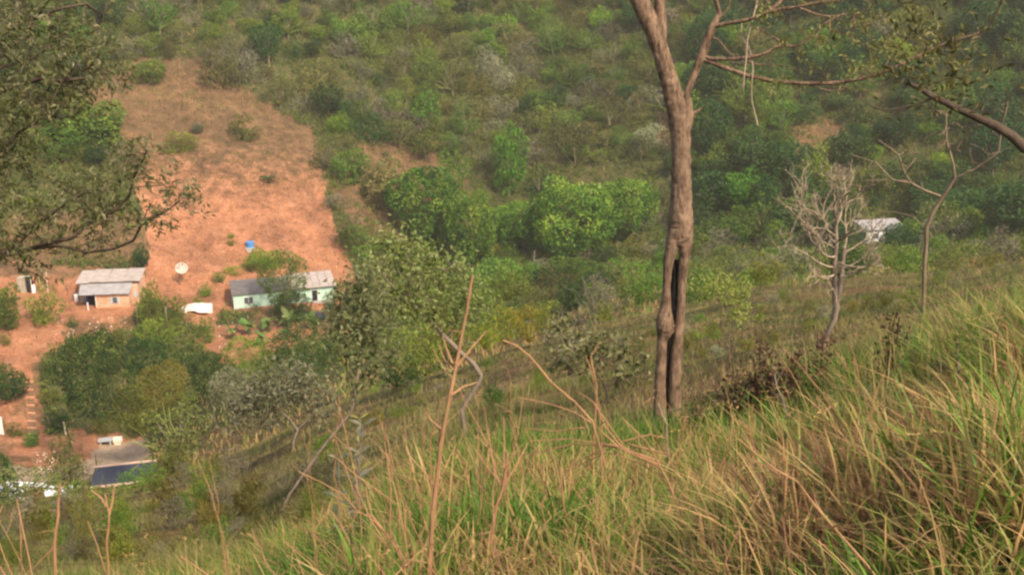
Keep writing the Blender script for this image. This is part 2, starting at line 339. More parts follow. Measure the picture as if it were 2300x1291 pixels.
def zones(x, y, z):
    u, v = proj(np.stack([x, y, z], -1)); R = np.hypot(x, y)
    u = u + fbm(x / 3, y / 3, 5, 3) * 40; v = v + fbm(x / 3, y / 3, 9, 3) * 25
    ok = (R > 100) & (y > 0); red = np.zeros(u.shape); mul = np.zeros(u.shape); road = np.zeros(u.shape)
    for p in RED: red = np.maximum(red, inpoly(u, v, p) & ok)
    for p in MULCH: mul = np.maximum(mul, inpoly(u, v, p) & ok)
    for p in ROAD: road = np.maximum(road, inpoly(u, v, p) & ok & (R < 175))
    plot = inpoly(u, v, RED[0]) & ok; mul = np.where(plot, 1., mul); red = np.where(plot, np.clip((v - 250) / 330 + .05, .0, .85), red)
    bank = inpoly(u, v, RED[1]) & ok; red = np.where(bank & (v > 715), .42 + .35 * (vnoise(x / 5, y / 5, 14) > .5), red); mul = np.where(bank, 1., mul); red = np.where(bank & (v < 625), red * .35, red)
    for p in PATHS: red = np.maximum(red, near_path(u, v, p, 7) & ok)
    patch = np.clip((fbm(x / 14, y / 14, 33, 3) - .02) * 5, 0, .3) * (R > 205)
    near = (.55 + .9 * fbm(x / 3, y / 3, 55, 2)) * ((R < 130) & (R > 9))
    return red, np.maximum(np.maximum(mul, patch), np.clip(near, 0, 1)), road
def build_ground():
    tb = np.concatenate([np.linspace(-math.pi, TH[0], 34)[:-1], TH, np.linspace(TH[-1], math.pi, 34)[1:-1]]); n = len(tb); m = NR
    T, R = np.meshgrid(tb, RR, indexing='ij'); X, Y = R * np.sin(T), R * np.cos(T)
    Z = height(X, Y); out = np.clip((np.abs(T) - TH[-1]) / 1.2, 0, 1); out = out * out * (3 - 2 * out)
    Z = Z * (1 - out) + (-1.55 + np.minimum(.12 * R, 30)) * out
    red, mul, road = zones(X, Y, Z)
    V = np.stack([X, Y, Z], -1).reshape(-1, 3); V = np.concatenate([V, [[0, 0, -1.55]]])
    i = np.arange(n)[:, None]; j = np.arange(m - 1)[None]; i2 = (i + 1) % n
    F = np.stack([i * m + j, i * m + j + 1, i2 * m + j + 1, i2 * m + j], -1).reshape(-1, 4)[:, ::-1]
    mb = MB(); mb.add(V, F); ii = np.arange(n)
    mb.f.append(np.stack([ii * m, ((ii + 1) % n) * m, np.full(n, n * m)], 1)[:, ::-1]); mb.r.append(np.full(n, .5)); mb.m.append(np.zeros(n))
    me = mb.mesh('ground', M['ground'], smooth=True)
    zc = np.zeros((len(V), 4), np.float32); zc[:-1, 0] = red.ravel(); zc[:-1, 1] = mul.ravel(); zc[:-1, 2] = road.ravel(); zc[:, 3] = 1
    ca = me.color_attributes.new('zone', 'FLOAT_COLOR', 'POINT'); ca.data.foreach_set('color', zc.ravel())
    tag(link('ground', me), 'hillside ground of red soil and dry grass falling into the valley and rising opposite', 'ground', None, 'structure')
build_ground()

# ------------------------------------------------------------------ buildings
def L3(o, ax, nn):                      # local (along, back, up) -> world
    return lambda a, b, c: np.array([o[0] + ax[0] * a + nn[0] * b, o[1] + ax[1] * a + nn[1] * b, o[2] + c])
def slab(mb, q, th, mat=0, rnd=.5):     # a sheet from four corners with thickness
    q = np.asarray(q, float); d = np.array([0, 0, th]); V = np.concatenate([q, q + d])
    return mb.add(V, [(3, 2, 1, 0), (4, 5, 6, 7), (0, 1, 5, 4), (1, 2, 6, 5), (2, 3, 7, 6), (3, 0, 4, 7)], rnd, mat)
def sheetmat(name, c0, c1):
    m, N, Lk, B = newmat(name); tc = N.new('ShaderNodeTexCoord'); w = N.new('ShaderNodeTexWave'); w.inputs['Scale'].default_value = 1.6; w.inputs['Distortion'].default_value = .3
    n = N.new('ShaderNodeTexNoise'); n.inputs['Scale'].default_value = 1.1; n.inputs['Detail'].default_value = 5
    Lk.new(tc.outputs['Object'], w.inputs['Vector']); Lk.new(tc.outputs['Object'], n.inputs['Vector'])
    r = ramp(N, [(.3, c0), (.7, c1)]); Lk.new(n.outputs['Fac'], r.inputs[0]); Lk.new(r.outputs[0], B.inputs['Base Color'])
    bp = N.new('ShaderNodeBump'); bp.inputs['Strength'].default_value = .5; bp.inputs['Distance'].default_value = .06; Lk.new(w.outputs['Fac'], bp.inputs['Height'])
    Lk.new(bp.outputs[0], B.inputs['Normal']); B.inputs['Roughness'].default_value = .8; return m
def brickmat():
    m, N, Lk, B = newmat('hollow_brick'); tc = N.new('ShaderNodeTexCoord'); b = N.new('ShaderNodeTexBrick'); mp = N.new('ShaderNodeMapping'); mp.inputs['Rotation'].default_value = (rad(90), 0, 0)
    b.inputs['Color1'].default_value = (.60, .32, .19, 1); b.inputs['Color2'].default_value = (.72, .45, .30, 1); b.inputs['Mortar'].default_value = (.70, .52, .40, 1)
    b.inputs['Scale'].default_value = 1.0; b.inputs['Brick Width'].default_value = .42; b.inputs['Row Height'].default_value = .21; b.inputs['Mortar Size'].default_value = .02
    n = N.new('ShaderNodeTexNoise'); n.inputs['Scale'].default_value = .9; n.inputs['Detail'].default_value = 6
    r = ramp(N, [(.35, (.75, .66, .6)), (.65, (1.1, 1.08, 1.05))]); x = N.new('ShaderNodeMix'); x.data_type = 'RGBA'; x.blend_type = 'MULTIPLY'; x.inputs['Factor'].default_value = .9
    Lk.new(tc.outputs['Object'], mp.inputs[0]); Lk.new(mp.outputs[0], b.inputs['Vector']); Lk.new(tc.outputs['Object'], n.inputs['Vector'])
    Lk.new(n.outputs['Fac'], r.inputs[0]); Lk.new(b.outputs['Color'], x.inputs['A']); Lk.new(r.outputs[0], x.inputs['B']); Lk.new(x.outputs['Result'], B.inputs['Base Color']); B.inputs['Roughness'].default_value = .9
    return m
M['mint'] = wallmat('mint_paint', (.52, .73, .60), .07, .8); M['white'] = wallmat('white_paint', (.78, .77, .74), .06)
M['sheet_dark'] = sheetmat('weathered_fibre_cement', (.12, .105, .10), (.19, .165, .155)); M['sheet_pale'] = sheetmat('pale_fibre_cement', (.36, .295, .26), (.50, .42, .37))
M['sheet_grey'] = sheetmat('grey_fibre_cement', (.29, .27, .27), (.42, .385, .375)); M['brick'] = brickmat()
M['hole'] = wallmat('dark_room', (.02, .02, .024), .3); M['shutter'] = wallmat('grey_blue_paint', (.45, .52, .56), .1); M['concrete'] = wallmat('concrete', (.42, .41, .39), .15)
M['board'] = woodmat('grey_board', (.30, .25, .19), (.48, .42, .33), 5, .2, .3); M['blue'] = wallmat('blue_tarp', (.035, .06, .28), .2); M['tank_blue'] = wallmat('blue_plastic', (.09, .27, .60), .08, 1, .4)
M['navy'] = wallmat('dark_slab', (.045, .05, .07), .15, 1, .7); M['pinkrim'] = wallmat('pinkish_render', (.66, .45, .34), .1); M['earth'] = wallmat('earth_plaster', (.60, .30, .16), .15)
M['rust'] = wallmat('rusty_brown', (.26, .11, .06), .3, 3); M['tarp_pale'] = wallmat('pale_sheet', (.80, .70, .58), .08); M['glass'] = wallmat('dusty_glass', (.10, .12, .14), .2, 1, .2)
M['dish'] = wallmat('cream_dish', (.52, .43, .33), .06); M['pole'] = woodmat('weathered_pole', (.16, .10, .07), (.30, .20, .14), 8, .2, .3); M['tile'] = woodmat('ochre_tile', (.24, .18, .13), (.40, .31, .23), 3, 1, .4)
M['roof_white'] = wallmat('white_roof', (.80, .80, .82), .08)

def mint_house():
    o = gh0; f = L3(o, GAX, GN); t = empty('long_house', o)
    tag(t, 'long mint green single storey house with two toned sheet roof behind a tree', 'house')
    hf, hb = 2.6, 3.3; b = o
    mb = MB(); th = .18
    def wall(a0, b0, a1, b1, h0, h1):
        q = [f(a0, b0, -.6), f(a1, b1, -.6), f(a1, b1, h1), f(a0, b0, h0)]; mb.add(q + [p + np.array([GN[0], GN[1], 0]) * 0 for p in q], [(0, 1, 2, 3)])
    V = [f(0, 0, -.6), f(GL, 0, -.6), f(GL, GW, -.6), f(0, GW, -.6), f(0, 0, hf), f(GL, 0, hf), f(GL, GW, hb), f(0, GW, hb)]
    MB().add(V, [(0, 1, 5, 4), (1, 2, 6, 5), (2, 3, 7, 6), (3, 0, 4, 7), (4, 5, 6, 7)]).build('wall', M['mint'], t, b)
    fb = MB(); c = f(GL / 2, -.06, -.25); fb.box(c, (GL + .1, .1, .75), GAX); fb.build('plinth', M['concrete'], t, b)
    r1 = MB(); slab(r1, [f(-.25, -.35, hf), f(GL * .56, -.35, hf), f(GL * .56, GW + .25, hb + .06), f(-.25, GW + .25, hb + .06)], .12); r1 = r1.build('roof', M['sheet_dark'], t, b); r1['label'] = 'dark weathered left roof sheets'
    r2 = MB()
    k0 = GL * .56 + .02; n = 6; w = (GL + .4 - k0) / n
    for k in range(n): slab(r2, [f(k0 + k * w, -.6, hf + .1 + .012 * k), f(k0 + (k + 1) * w - .07, -.6, hf + .1 + .012 * k), f(k0 + (k + 1) * w - .07, GW + .5, hb + .25 + .012 * k), f(k0 + k * w, GW + .5, hb + .25 + .012 * k)], .1, 0, .3 + .08 * k)
    r2 = r2.build('roof', M['sheet_pale'], t, b); r2['label'] = 'pale right roof sheets'
    def opening(a, w, z0, z1, name, pane):
        p = MB(); p.box(f(a, -.02, (z0 + z1) / 2), (w, .05, z1 - z0), GAX); p = p.build(name, pane, t, b)
        q = MB()
        for s in (-1, 1): q.box(f(a + s * (w / 2 + .05), -.04, (z0 + z1) / 2), (.1, .12, z1 - z0), GAX)
        q.box(f(a, -.045, z1 + .05), (w + .2, .12, .1), GAX)
        if name == 'window': q.box(f(a, -.04, (z0 + z1) / 2), (.07, .1, z1 - z0), GAX); q.box(f(a, -.05, z0 - .06), (w + .3, .16, .12), GAX)
        q.build('frame', M['white'], p, b)
    opening(GL * .145, 1.5, .75, 1.95, 'window', M['glass']); opening(GL * .80, .95, .03, 2.1, 'door', M['hole'])
    opening(GL * .47, .95, .03, 2.1, 'door', M['hole']); opening(GL * .62, 1.2, .8, 1.9, 'window', M['glass'])
mint_house()

def brick_hut():
    o = bh0; f = L3(o, BAX, BN); t = empty('brick_hut', o); b = o; bl = BL
    tag(t, 'small unplastered brick hut with overlapping grey sheet roofs on the red terrace', 'hut')
    h = 2.35; D = 5.4
    w = MB(); V = [f(0, 0, -.5), f(bl, 0, -.5), f(bl, D, -.5), f(0, D, -.5), f(0, 0, h), f(bl, 0, h + .1), f(bl, D, h + .9), f(0, D, h + .8)]
    w.add(V, [(0, 1, 5, 4), (1, 2, 6, 5), (2, 3, 7, 6), (3, 0, 4, 7), (4, 5, 6, 7)])
    V = [f(bl + .02, 2.2, -.5), f(bl + .95, 2.2, -.5), f(bl + .95, D + 2.4, -.5), f(bl + .02, D + 2.4, -.5)]; V += [p + np.array([0, 0, h + 1.35]) for p in V]
    w.add(V, [(0, 1, 5, 4), (1, 2, 6, 5), (2, 3, 7, 6), (3, 0, 4, 7), (4, 5, 6, 7)])
    w.build('wall', M['brick'], t, b)
    e = MB(); e.box(f(bl / 2, -.05, -.05), (bl + .1, .12, .5), BAX); e.build('plinth', M['earth'], t, b)
    e = MB(); e.box(f(-.06, .5, h / 2), (.1, 1.1, h), BAX); e.build('door_jamb', M['white'], t, b)
    lw = MB()
    for k, (a0, a1, dz) in enumerate(((-2.6, -.2, 0), (-.15, bl * .45, .05), (bl * .45 + .04, bl + .35, .09))):
        slab(lw, [f(a0, -.45, h + .08 + dz), f(a1, -.45, h + .08 + dz), f(a1 - .3, D * .62, h + 1.05 + dz), f(a0 - .7, D * .62, h + 1.0 + dz)], .09, 0, .3 + .2 * k)
    lr = lw.build('roof', M['sheet_grey'], t, b); lr['label'] = 'lower grey lean-to roof sheets'
    up = MB()
    for k, (a0, a1, dz) in enumerate(((-4.0, -1.7, -.1), (-1.68, 1.2, .08), (1.22, bl * .74, .1), (bl * .74 + .03, bl + 1.5, .16))):
        slab(up, [f(a0, D * .50, h + 1.25 + dz), f(a1, D * .50, h + 1.25 + dz), f(a1 - .3, D + 2.6, h + 1.9 + dz), f(a0 - .2, D + 2.6, h + 1.9 + dz)], .09, 0, .3 + .1 * k)
    ur = up.build('roof', M['sheet_pale'], t, b); ur['label'] = 'upper pale roof sheets'
    p = MB(); p.box(f(bl * .58, -.03, 1.32), (.7, .06, 1.0), BAX); p = p.build('window', M['glass'], t, b)
    for s in (-1, 1):
        q = MB(); q.box(f(bl * .58 + s * .56, -.07, 1.32), (.36, .05, 1.06), BAX); q.build('shutter', M['shutter'], p, b)
    p = MB(); p.box(f(bl + .55, 2.17, 1.6), (.55, .06, 1.0), BAX); p.build('window', M['shutter'], t, b)
    p = MB(); p.box(f(-1.0, 1.9, 1.0), (1.9, .06, 2.0), BAX); p.build('doorway', M['hole'], t, b)
    p = MB(); p.box(f(-3.1, 3.4, 1.15), (1.1, .08, 2.3), BAX); p.build('board_wall', M['board'], t, b)
    p = MB(); p.box(f(-3.4, 5.4, 1.0), (.1, 4.0, 2.2), BAX); p.box(f(-1.9, 7.2, 1.1), (3.6, .1, 2.6), BAX); p.build('back_wall', M['brick'], t, b)
    p = MB(); p.tube([f(-1.15, -1.0, -.3), f(-1.15, -1.0, 1.35)], .11, 8); p.build('porch_post', M['white'], t, b)
    p = MB()
    for k in range(6): p.box(f(-2.35 + .13 * k, 2.7 - .35 * k + .1 * (k % 2), 1.15), (.15, .28, 2.0), BAX)
    q = tag(p.build('tarp', M['blue'], None, b), 'dark blue tarp hanging under the edge of the brick hut roof', 'tarp')
brick_hut()

def drum(u, v, r, h, label, mat=None, name='barrel', cat='barrel', group=None, rm=120):
    p = hit(u, v, rm); t = empty(name, p); tag(t, label, cat, group); mb = MB()
    zs = [(-.3, r), (.02, r), (h * .33, r * 1.0), (h * .36, r * 1.04), (h * .39, r), (h * .66, r), (h * .69, r * 1.04), (h * .72, r), (h, r * .97)]
    mb.tube([p + [0, 0, z] for z, _ in zs], [q for _, q in zs], 16); mb.build('body', mat or M['white'], t, p, True)
    lid = MB(); lid.tube([p + [0, 0, h], p + [0, 0, h + .05], p + [0, 0, h + .09]], [r * 1.03, r * 1.03, r * .7], 16); lid.build('lid', mat or M['white'], t, p)
drum(75, 656, .42, 1.15, 'white plastic barrel standing by the grey board privy')
drum(173, 676, .40, 1.1, 'white plastic barrel near the hut by the blue tarp')
drum(471, 700, .52, 1.35, 'white upright container beside the pale sheet left of the mint house')
def water_tank():
    p = hit(562, 560, 120) + [0, 0, .35]; t = empty('water_tank', p); tag(t, 'round blue plastic water tank on the bare red slope', 'water tank')
    zs = [(-.5, .74), (.05, .76), (.4, .79), (.8, .82), (.93, .82)]
    MB().tube([p + [0, 0, z] for z, _ in zs], [r for _, r in zs], 20).build('body', M['tank_blue'], t, p)
    zs = [(.93, .87), (1.0, .87), (1.08, .6), (1.12, .2)]
    MB().box(p + [0, 0, -.45], (2.0, 2.0, .9)).build('base', M['concrete'], t, p)
    MB().tube([p + [0, 0, z] for z, _ in zs], [r for _, r in zs], 20).build('lid', M['tank_blue'], t, p)
water_tank()
def dish():
    p = hit(405, 640, 120); t = empty('satellite_dish', p); tag(t, 'large cream satellite dish on a pole on the red slope', 'satellite dish')
    c = p + np.array([.5, 0, 3.0]); MB().tube([p - [0, 0, .4], p + [0, 0, 1.6], c], [.09, .08, .06], 8).build('pole', M['pole'], t, p)
    n = np.array([.25, -.72, .62]); n /= np.linalg.norm(n); a = np.cross([0, 0, 1], n); a /= np.linalg.norm(a); b = np.cross(n, a)
    mb = MB(); R, nr, ns = 1.02, 6, 30
    def pt(r, th): return c + (a * math.cos(th) + b * math.sin(th)) * r + n * (.32 * (r / R) ** 2)
    for i in range(ns):
        t0, t1 = 2 * math.pi * i / ns, 2 * math.pi * (i + 1) / ns
        if i in (5, 6, 9, 10, 13, 14, 2): continue           # missing mesh panels
        for j in range(nr):
            q = [pt(R * j / nr + .02, t0), pt(R * (j + 1) / nr, t0), pt(R * (j + 1) / nr, t1), pt(R * j / nr + .02, t1)]; mb.add(q, [(0, 1, 2, 3)])
    mb.build('reflector', M['dish'], t, p)
    rb = MB(); rb.tube([pt(R, q) for q in np.linspace(0, 2 * math.pi, 31)], .04, 5, cap=False)
    for i in range(12): rb.tube([pt(.05, i * math.pi / 6), pt(R, i * math.pi / 6)], .03, 4)
    rb.build('rim', M['white'], t, p)
    fd = MB(); tip = c + n * 1.0
    for i in range(3): fd.tube([pt(R * .95, i * 2.1 + .5), tip], .02, 4)
    fd.box(tip, (.14, .14, .16)); fd.build('feed_horn', M['white'], t, p)
dish()
def privy():
    p = hit(60, 655, 120); t = empty('privy', p); tag(t, 'narrow grey board privy with a dark doorway beside the white barrel', 'shed'); ax = (1, .08)
    MB().box(p + [-.55, 0, 1.1], (1.25, 1.3, 2.9), ax).build('board_wall', M['board'], t, p)
    MB().box(p + [.55, .25, 1.1], (.8, .9, 2.8), ax).build('doorway', M['hole'], t, p)
    fr = MB(); fr.tube([p + [1.02, -.2, -.4], p + [1.02, -.2, 2.6], p + [.9, .1, 2.72], p + [-.9, .1, 2.66]], .06, 5); fr.build('frame', M['tarp_pale'], t, p)
privy()
def shed():
    p = hit(203, 1096, 100); p2 = plane_hit(318, 1083, p[2]); ax = unit2(p2 - p); nn = np.array([-ax[1], ax[0]]); f = L3(p, ax, nn); t = empty('shed', p)
    tag(t, 'low shed with a dark flat roof edged in pale render beside the sandy yard', 'shed'); L, D = 6.6, 4.6
    MB().box(f(L / 2, D / 2, -1.2), (L - .4, D - .4, 2.4), ax).build('wall', M['concrete'], t, p)
    MB().box(f(L / 2, D / 2, .06), (L, D, .12), ax).build('roof', M['navy'], t, p)
    r = MB(); r.box(f(L / 2, -.13, .1), (L, .24, .3), ax); r.box(f(L / 2, D + .13, .1), (L, .24, .3), ax); r.build('roof_rim', M['pinkrim'], t, p)
shed()
def lower_house():
    p = hit(30, 1150, 60); R = float(np.hypot(p[0], p[1])); p = at(20, 1150, 100); g = float(height(p[0], p[1])); t = empty('white_roofed_house', (p[0], p[1], g))
    tag(t, 'white roofed house half hidden by leaves at the bottom of the slope', 'house'); ax = (1, -.12); b = (p[0], p[1], g); h = p[2] - g
    MB().box(p + [0, 2, -h / 2 - .2], (8.6, 4.6, h), ax).build('wall', M['white'], t, b)
    rf = MB(); rf.box(p + [0, 2, .1], (9.4, 5.4, .14), ax, tilt=.14); rf = rf.build('roof', M['roof_white'], t, b)
    q = at(80, 1128, 99.5); c = MB(); c.box(q + [0, 0, .4], (1.25, 1.2, 1.5), ax); c.box(q + [0, 0, 1.2], (1.4, 1.35, .12), ax); c.build('chimney', M['rust'], rf, b)
lower_house()
def white_house():
    o = wh0; e = plane_hit(2035, 542, WZ); ax = unit2(e - o); nn = np.array([-ax[1], ax[0]]); f = L3(o, ax, nn); t = empty('white_house', o)
    tag(t, 'small white house with a grey sheet roof behind the bare pale tree', 'house'); L, D, h = 8.0, 4.0, 2.6
    V = [f(0, 0, -1), f(L, 0, -1), f(L, D, -1), f(0, D, -1), f(0, 0, h), f(L, 0, h), f(L, D, h + .55), f(0, D, h + .55)]
    MB().add(V, [(0, 1, 5, 4), (1, 2, 6, 5), (2, 3, 7, 6), (3, 0, 4, 7), (4, 5, 6, 7)]).build('wall', M['white'], t, o)
    r = MB(); slab(r, [f(-.4, -.4, h + .05), f(L + .4, -.4, h + .05), f(L + .4, D + .5, h + .75), f(-.4, D + .5, h + .75)], .14); r.build('roof', M['sheet_grey'], t, o)
    d = MB(); d.box(f(4.4, -.03, 1.0), (.9, .06, 2.0), ax); d.build('door', M['hole'], t, o); d = MB(); d.box(f(2.0, -.03, 1.5), (1.1, .06, 1.0), ax); d.build('window', M['glass'], t, o)
white_house()
def bench():
    p = hit(238, 998, 110); t = empty('slab_table', p); tag(t, 'low grey slab table with a pale block on its end in the sandy yard', 'table'); ax = (1, .25)
    MB().box(p + [0, 0, .75], (1.9, 1.3, .14), ax).build('table_top', M['concrete'], t, p)
    for s in (-1, 1): MB().box(p + [s * .65, .1 * s, .25], (.2, 1.0, .9), ax).build('leg', M['concrete'], t, p)
    tag(MB().box(p + [1.55, .5, .55], (1.25, 1.0, .5), ax).box(p + [1.5, .5, .05], (.9, .8, .6), ax).build('concrete_block', M['tarp_pale'], None, p), 'pale block standing at the right end of the grey slab table', 'block')
bench()
def pale_pile():
    p = hit(437, 697, 120); rg = np.random.default_rng(5); mb = MB(); n, m = 14, 9
    V = []
    for i in range(n):
        for j in range(m):
            x = (i / (n - 1) - .5) * 5.6; y = (j / (m - 1) - .5) * 3.4; q = max(0, 1 - (x / 2.9) ** 2 - (y / 1.8) ** 2); V.append(p + [x + rg.normal() * .07, y, 1.0 * q ** .5 + .12 * rg.normal() * q + .15 + .1 * x * (q > 0)])
    F = [(i * m + j, (i + 1) * m + j, (i + 1) * m + j + 1, i * m + j + 1) for i in range(n - 1) for j in range(m - 1)]
    o = mb.add(V, F).build('draped_sheet', M['tarp_pale'], None, p, True); tag(o, 'pale crumpled sheet draped over a pile left of the mint house', 'tarp')
    p = hit(703, 712, 120); mb = MB(); V = []
    for i in range(n):
        for j in range(m):
            x = (i / (n - 1) - .5) * 4.6; y = (j / (m - 1) - .5) * 2.4; q = max(0, 1 - (x / 2.4) ** 2 - (y / 1.3) ** 2); V.append(p + [x, y, .8 * q ** .5 + .08 * rg.normal() * q + .1])
    o = mb.add(V, F).build('draped_sheet', M['navy'], None, p, True); tag(o, 'dark sheet over a low heap in front of the mint house door', 'tarp')
pale_pile()
def stairway():
    us = np.linspace(0, 1, 22); p0, p1 = hit(72, 975, 120), hit(66, 858, 120); t = empty('earth_stairs', p0); tag(t, 'steep flight of earth steps edged with logs down the red bank', 'stairs')
    for k in range(22):
        q = p0 + (p1 - p0) * k / 21; z = float(height(q[0], q[1])); mb = MB(); mb.tube([[q[0] - .55, q[1], z + .05], [q[0], q[1] - .12, z + .12], [q[0] + .55, q[1], z + .05]], .14, 6); mb.build('step', M['pole'] if k % 3 else M['earth'], t, p0)
stairway()
def post(u, v, h, r, label, mat='pole', lean=0., cat='post', group=None, rm=60, name='wooden_post'):
    p = hit(u, v, rm); tag(MB().tube([p - [0, 0, .4], p + [lean * h * .5, 0, h * .5], p + [lean * h, .05, h]], [r, r * .95, r * .85], 8, rough=.06).build(name, M[mat], None, p), label, cat, group)
post(160, 698, 4.6, .07, 'thin dark pole standing in front of the brick hut yard', lean=-.04)
post(152, 655, 3.4, .07, 'tall stake leaning by the earth cut left of the brick hut', lean=.02)
post(108, 656, 3.6, .06, 'pale bent pole propped between the privy and the hut', 'tarp_pale', .03)
post(91, 652, 2.8, .06, 'short pole standing close to the privy wall', 'board')
post(148, 975, 1.9, .10, 'white marker post at the foot of the red bank', 'tarp_pale', -.05)
post(310, 735, 4.2, .09, 'grey fence post on the green strip below the brick hut', 'board', .01)
post(376, 735, 3.6, .08, 'grey fence post in the green strip left of the pale sheet', 'board')
post(1198, 600, 3.4, .11, 'white leaning pole under the biggest mango tree', 'tarp_pale', .07, rm=160)
post(219, 1062, 2.4, .08, 'thin dark post at the corner of the dark shed roof', 'bark_dark', rm=100)
for u, v, h, lab in ((150, 1180, .75, 'dark weathered fence post right of the forked stalk'), (197, 1150, .6, 'short grey fence post below the dark shed roof')):
    p = hit(u, v, 4); post(u, v, max(.5, .0285 * np.hypot(p[0], p[1])), .0016 * np.hypot(p[0], p[1]), lab, 'bark_dark', -.05, rm=4)
p = hit(2, 975, 120); tag(MB().box(p + [0, 0, 1.2], (.9, .12, 2.8)).box(p + [0, .08, .2], (.12, .1, 2.0)).build('signboard', M['white'], None, p), 'pale upright board on the red bank at the left edge', 'board')

# ------------------------------------------------------------------ plant growing
def colonize(trunk, pts, step, kill, infl=None, iters=90, seed=0):
    """grow twigs from the trunk polyline until they reach the points; returns nodes and parents"""
    nodes = [np.asarray(trunk[0], float)]; par = [-1]
    for a, b in zip(trunk[:-1], trunk[1:]):
        a, b = np.asarray(a, float), np.asarray(b, float); k = max(1, int(np.linalg.norm(b - a) / step))
        for i in range(k): nodes.append(a + (b - a) * (i + 1) / k); par.append(len(nodes) - 2)
    return grow_more(nodes, par, pts, step, kill, iters, seed)
def add_limb(nodes, par, limb, step):
    base = int(np.argmin(np.linalg.norm(np.array(nodes) - np.asarray(limb[0]), axis=1))); prev = base
    for a, b in zip(limb[:-1], limb[1:]):
        a, b = np.asarray(a, float), np.asarray(b, float); k = max(1, int(np.linalg.norm(b - a) / step))
        for i in range(k): nodes.append(a + (b - a) * (i + 1) / k); par.append(prev); prev = len(nodes) - 1
def grow_more(nodes, par, pts, step, kill, iters=90, seed=0):
    rg = np.random.default_rng(seed); pts = np.asarray(pts, float); n0 = 0
    for _ in range(iters):
        if len(pts) == 0: break
        A = np.array(nodes); d2 = ((pts[:, None] - A[None]) ** 2).sum(2); near = d2.argmin(1)
        acc = {}
        for q, k in zip(pts, near): acc.setdefault(int(k), []).append(q)
        grew = False
        for k, qs in acc.items():
            d = np.mean([(q - A[k]) / max(np.linalg.norm(q - A[k]), 1e-6) for q in qs], 0) + rg.normal(size=3) * .22
            nn = A[k] + d / max(np.linalg.norm(d), 1e-6) * step
            nodes.append(nn); par.append(k); grew = True
        A = np.array(nodes); dm = ((pts[:, None] - A[None]) ** 2).sum(2).min(1); pts = pts[dm > kill * kill]
        if not grew or len(nodes) > 1500: break
    return nodes, par
def limbs(nodes, par, rtip, power=.5, rmax=9.):
    n = len(nodes); kids = [[] for _ in range(n)]
    for i, p in enumerate(par):
        if p >= 0: kids[p].append(i)
    tips = np.zeros(n)
    for i in range(n - 1, -1, -1):
        if not kids[i]: tips[i] = 1
        if par[i] >= 0: tips[par[i]] += tips[i]
    r = np.minimum(rtip * tips ** power, rmax); chains = []; todo = [(0, None)]
    while todo:
        i, p = todo.pop(); ch = ([p] if p is not None else []) + [i]; rr = ([r[i]] if p is not None else []) + [r[i]]
        while kids[i]:
            ks = sorted(kids[i], key=lambda k: -tips[k]); todo += [(k, i) for k in ks[1:]]; i = ks[0]; ch.append(i); rr.append(r[i])
        if len(ch) > 1: chains.append((np.array([nodes[c] for c in ch]), np.array(rr)))
    ends = [i for i in range(n) if not kids[i]]
    return chains, ends, tips, kids
def leaves_on(mb, rg, nodes, par, tips, per, L, Wr, spread, maxtips=3, clump=0, rndbias=0.):
    N = np.array(nodes); idx = [i for i in range(len(N)) if tips[i] <= maxtips and par[i] >= 0]
    if not idx: return
    idx = np.repeat(idx, per); n = len(idx); P0 = N[[par[i] for i in idx]]; P = P0 + (N[idx] - P0) * rg.uniform(0, 1.1, (n, 1)) + rg.normal(size=(n, 3)) * spread * .35
    D = (N[idx] - P0); D /= np.maximum(np.linalg.norm(D, axis=1, keepdims=True), 1e-6); D = D * .6 + rg.normal(size=(n, 3)) * .75 + [0, 0, .15]
    Nn = rg.normal(size=(n, 3)) * .6 + [0, 0, 1]; l = L * rg.uniform(.6, 1.25, n)
    mb.leaves(P, D, Nn, l, l * Wr, np.clip(rg.normal(.5 + rndbias, .22, n), 0, 1))
def ell(rg, lobes, R, n, depth=None):
    """points filling leafy lobes given as (u, v, half width, half height) at distance R"""
    out = []; tot = sum(l[2] * l[3] for l in lobes)
    for u, v, ru, rv in lobes:
        k = max(3, int(n * ru * rv / tot)); d = rg.normal(size=(k, 3)); d /= np.linalg.norm(d, axis=1, keepdims=True); d *= rg.uniform(0, 1, (k, 1)) ** .38
        dd = (depth or (ru + rv) / 2 * R / FPX)
        for q in d: out.append(at(u + q[0] * ru, v + q[1] * rv, R + q[2] * dd))
    return np.array(out)
def pxm(R): return FPX / (R * 1.02)     # picture units per metre at distance R
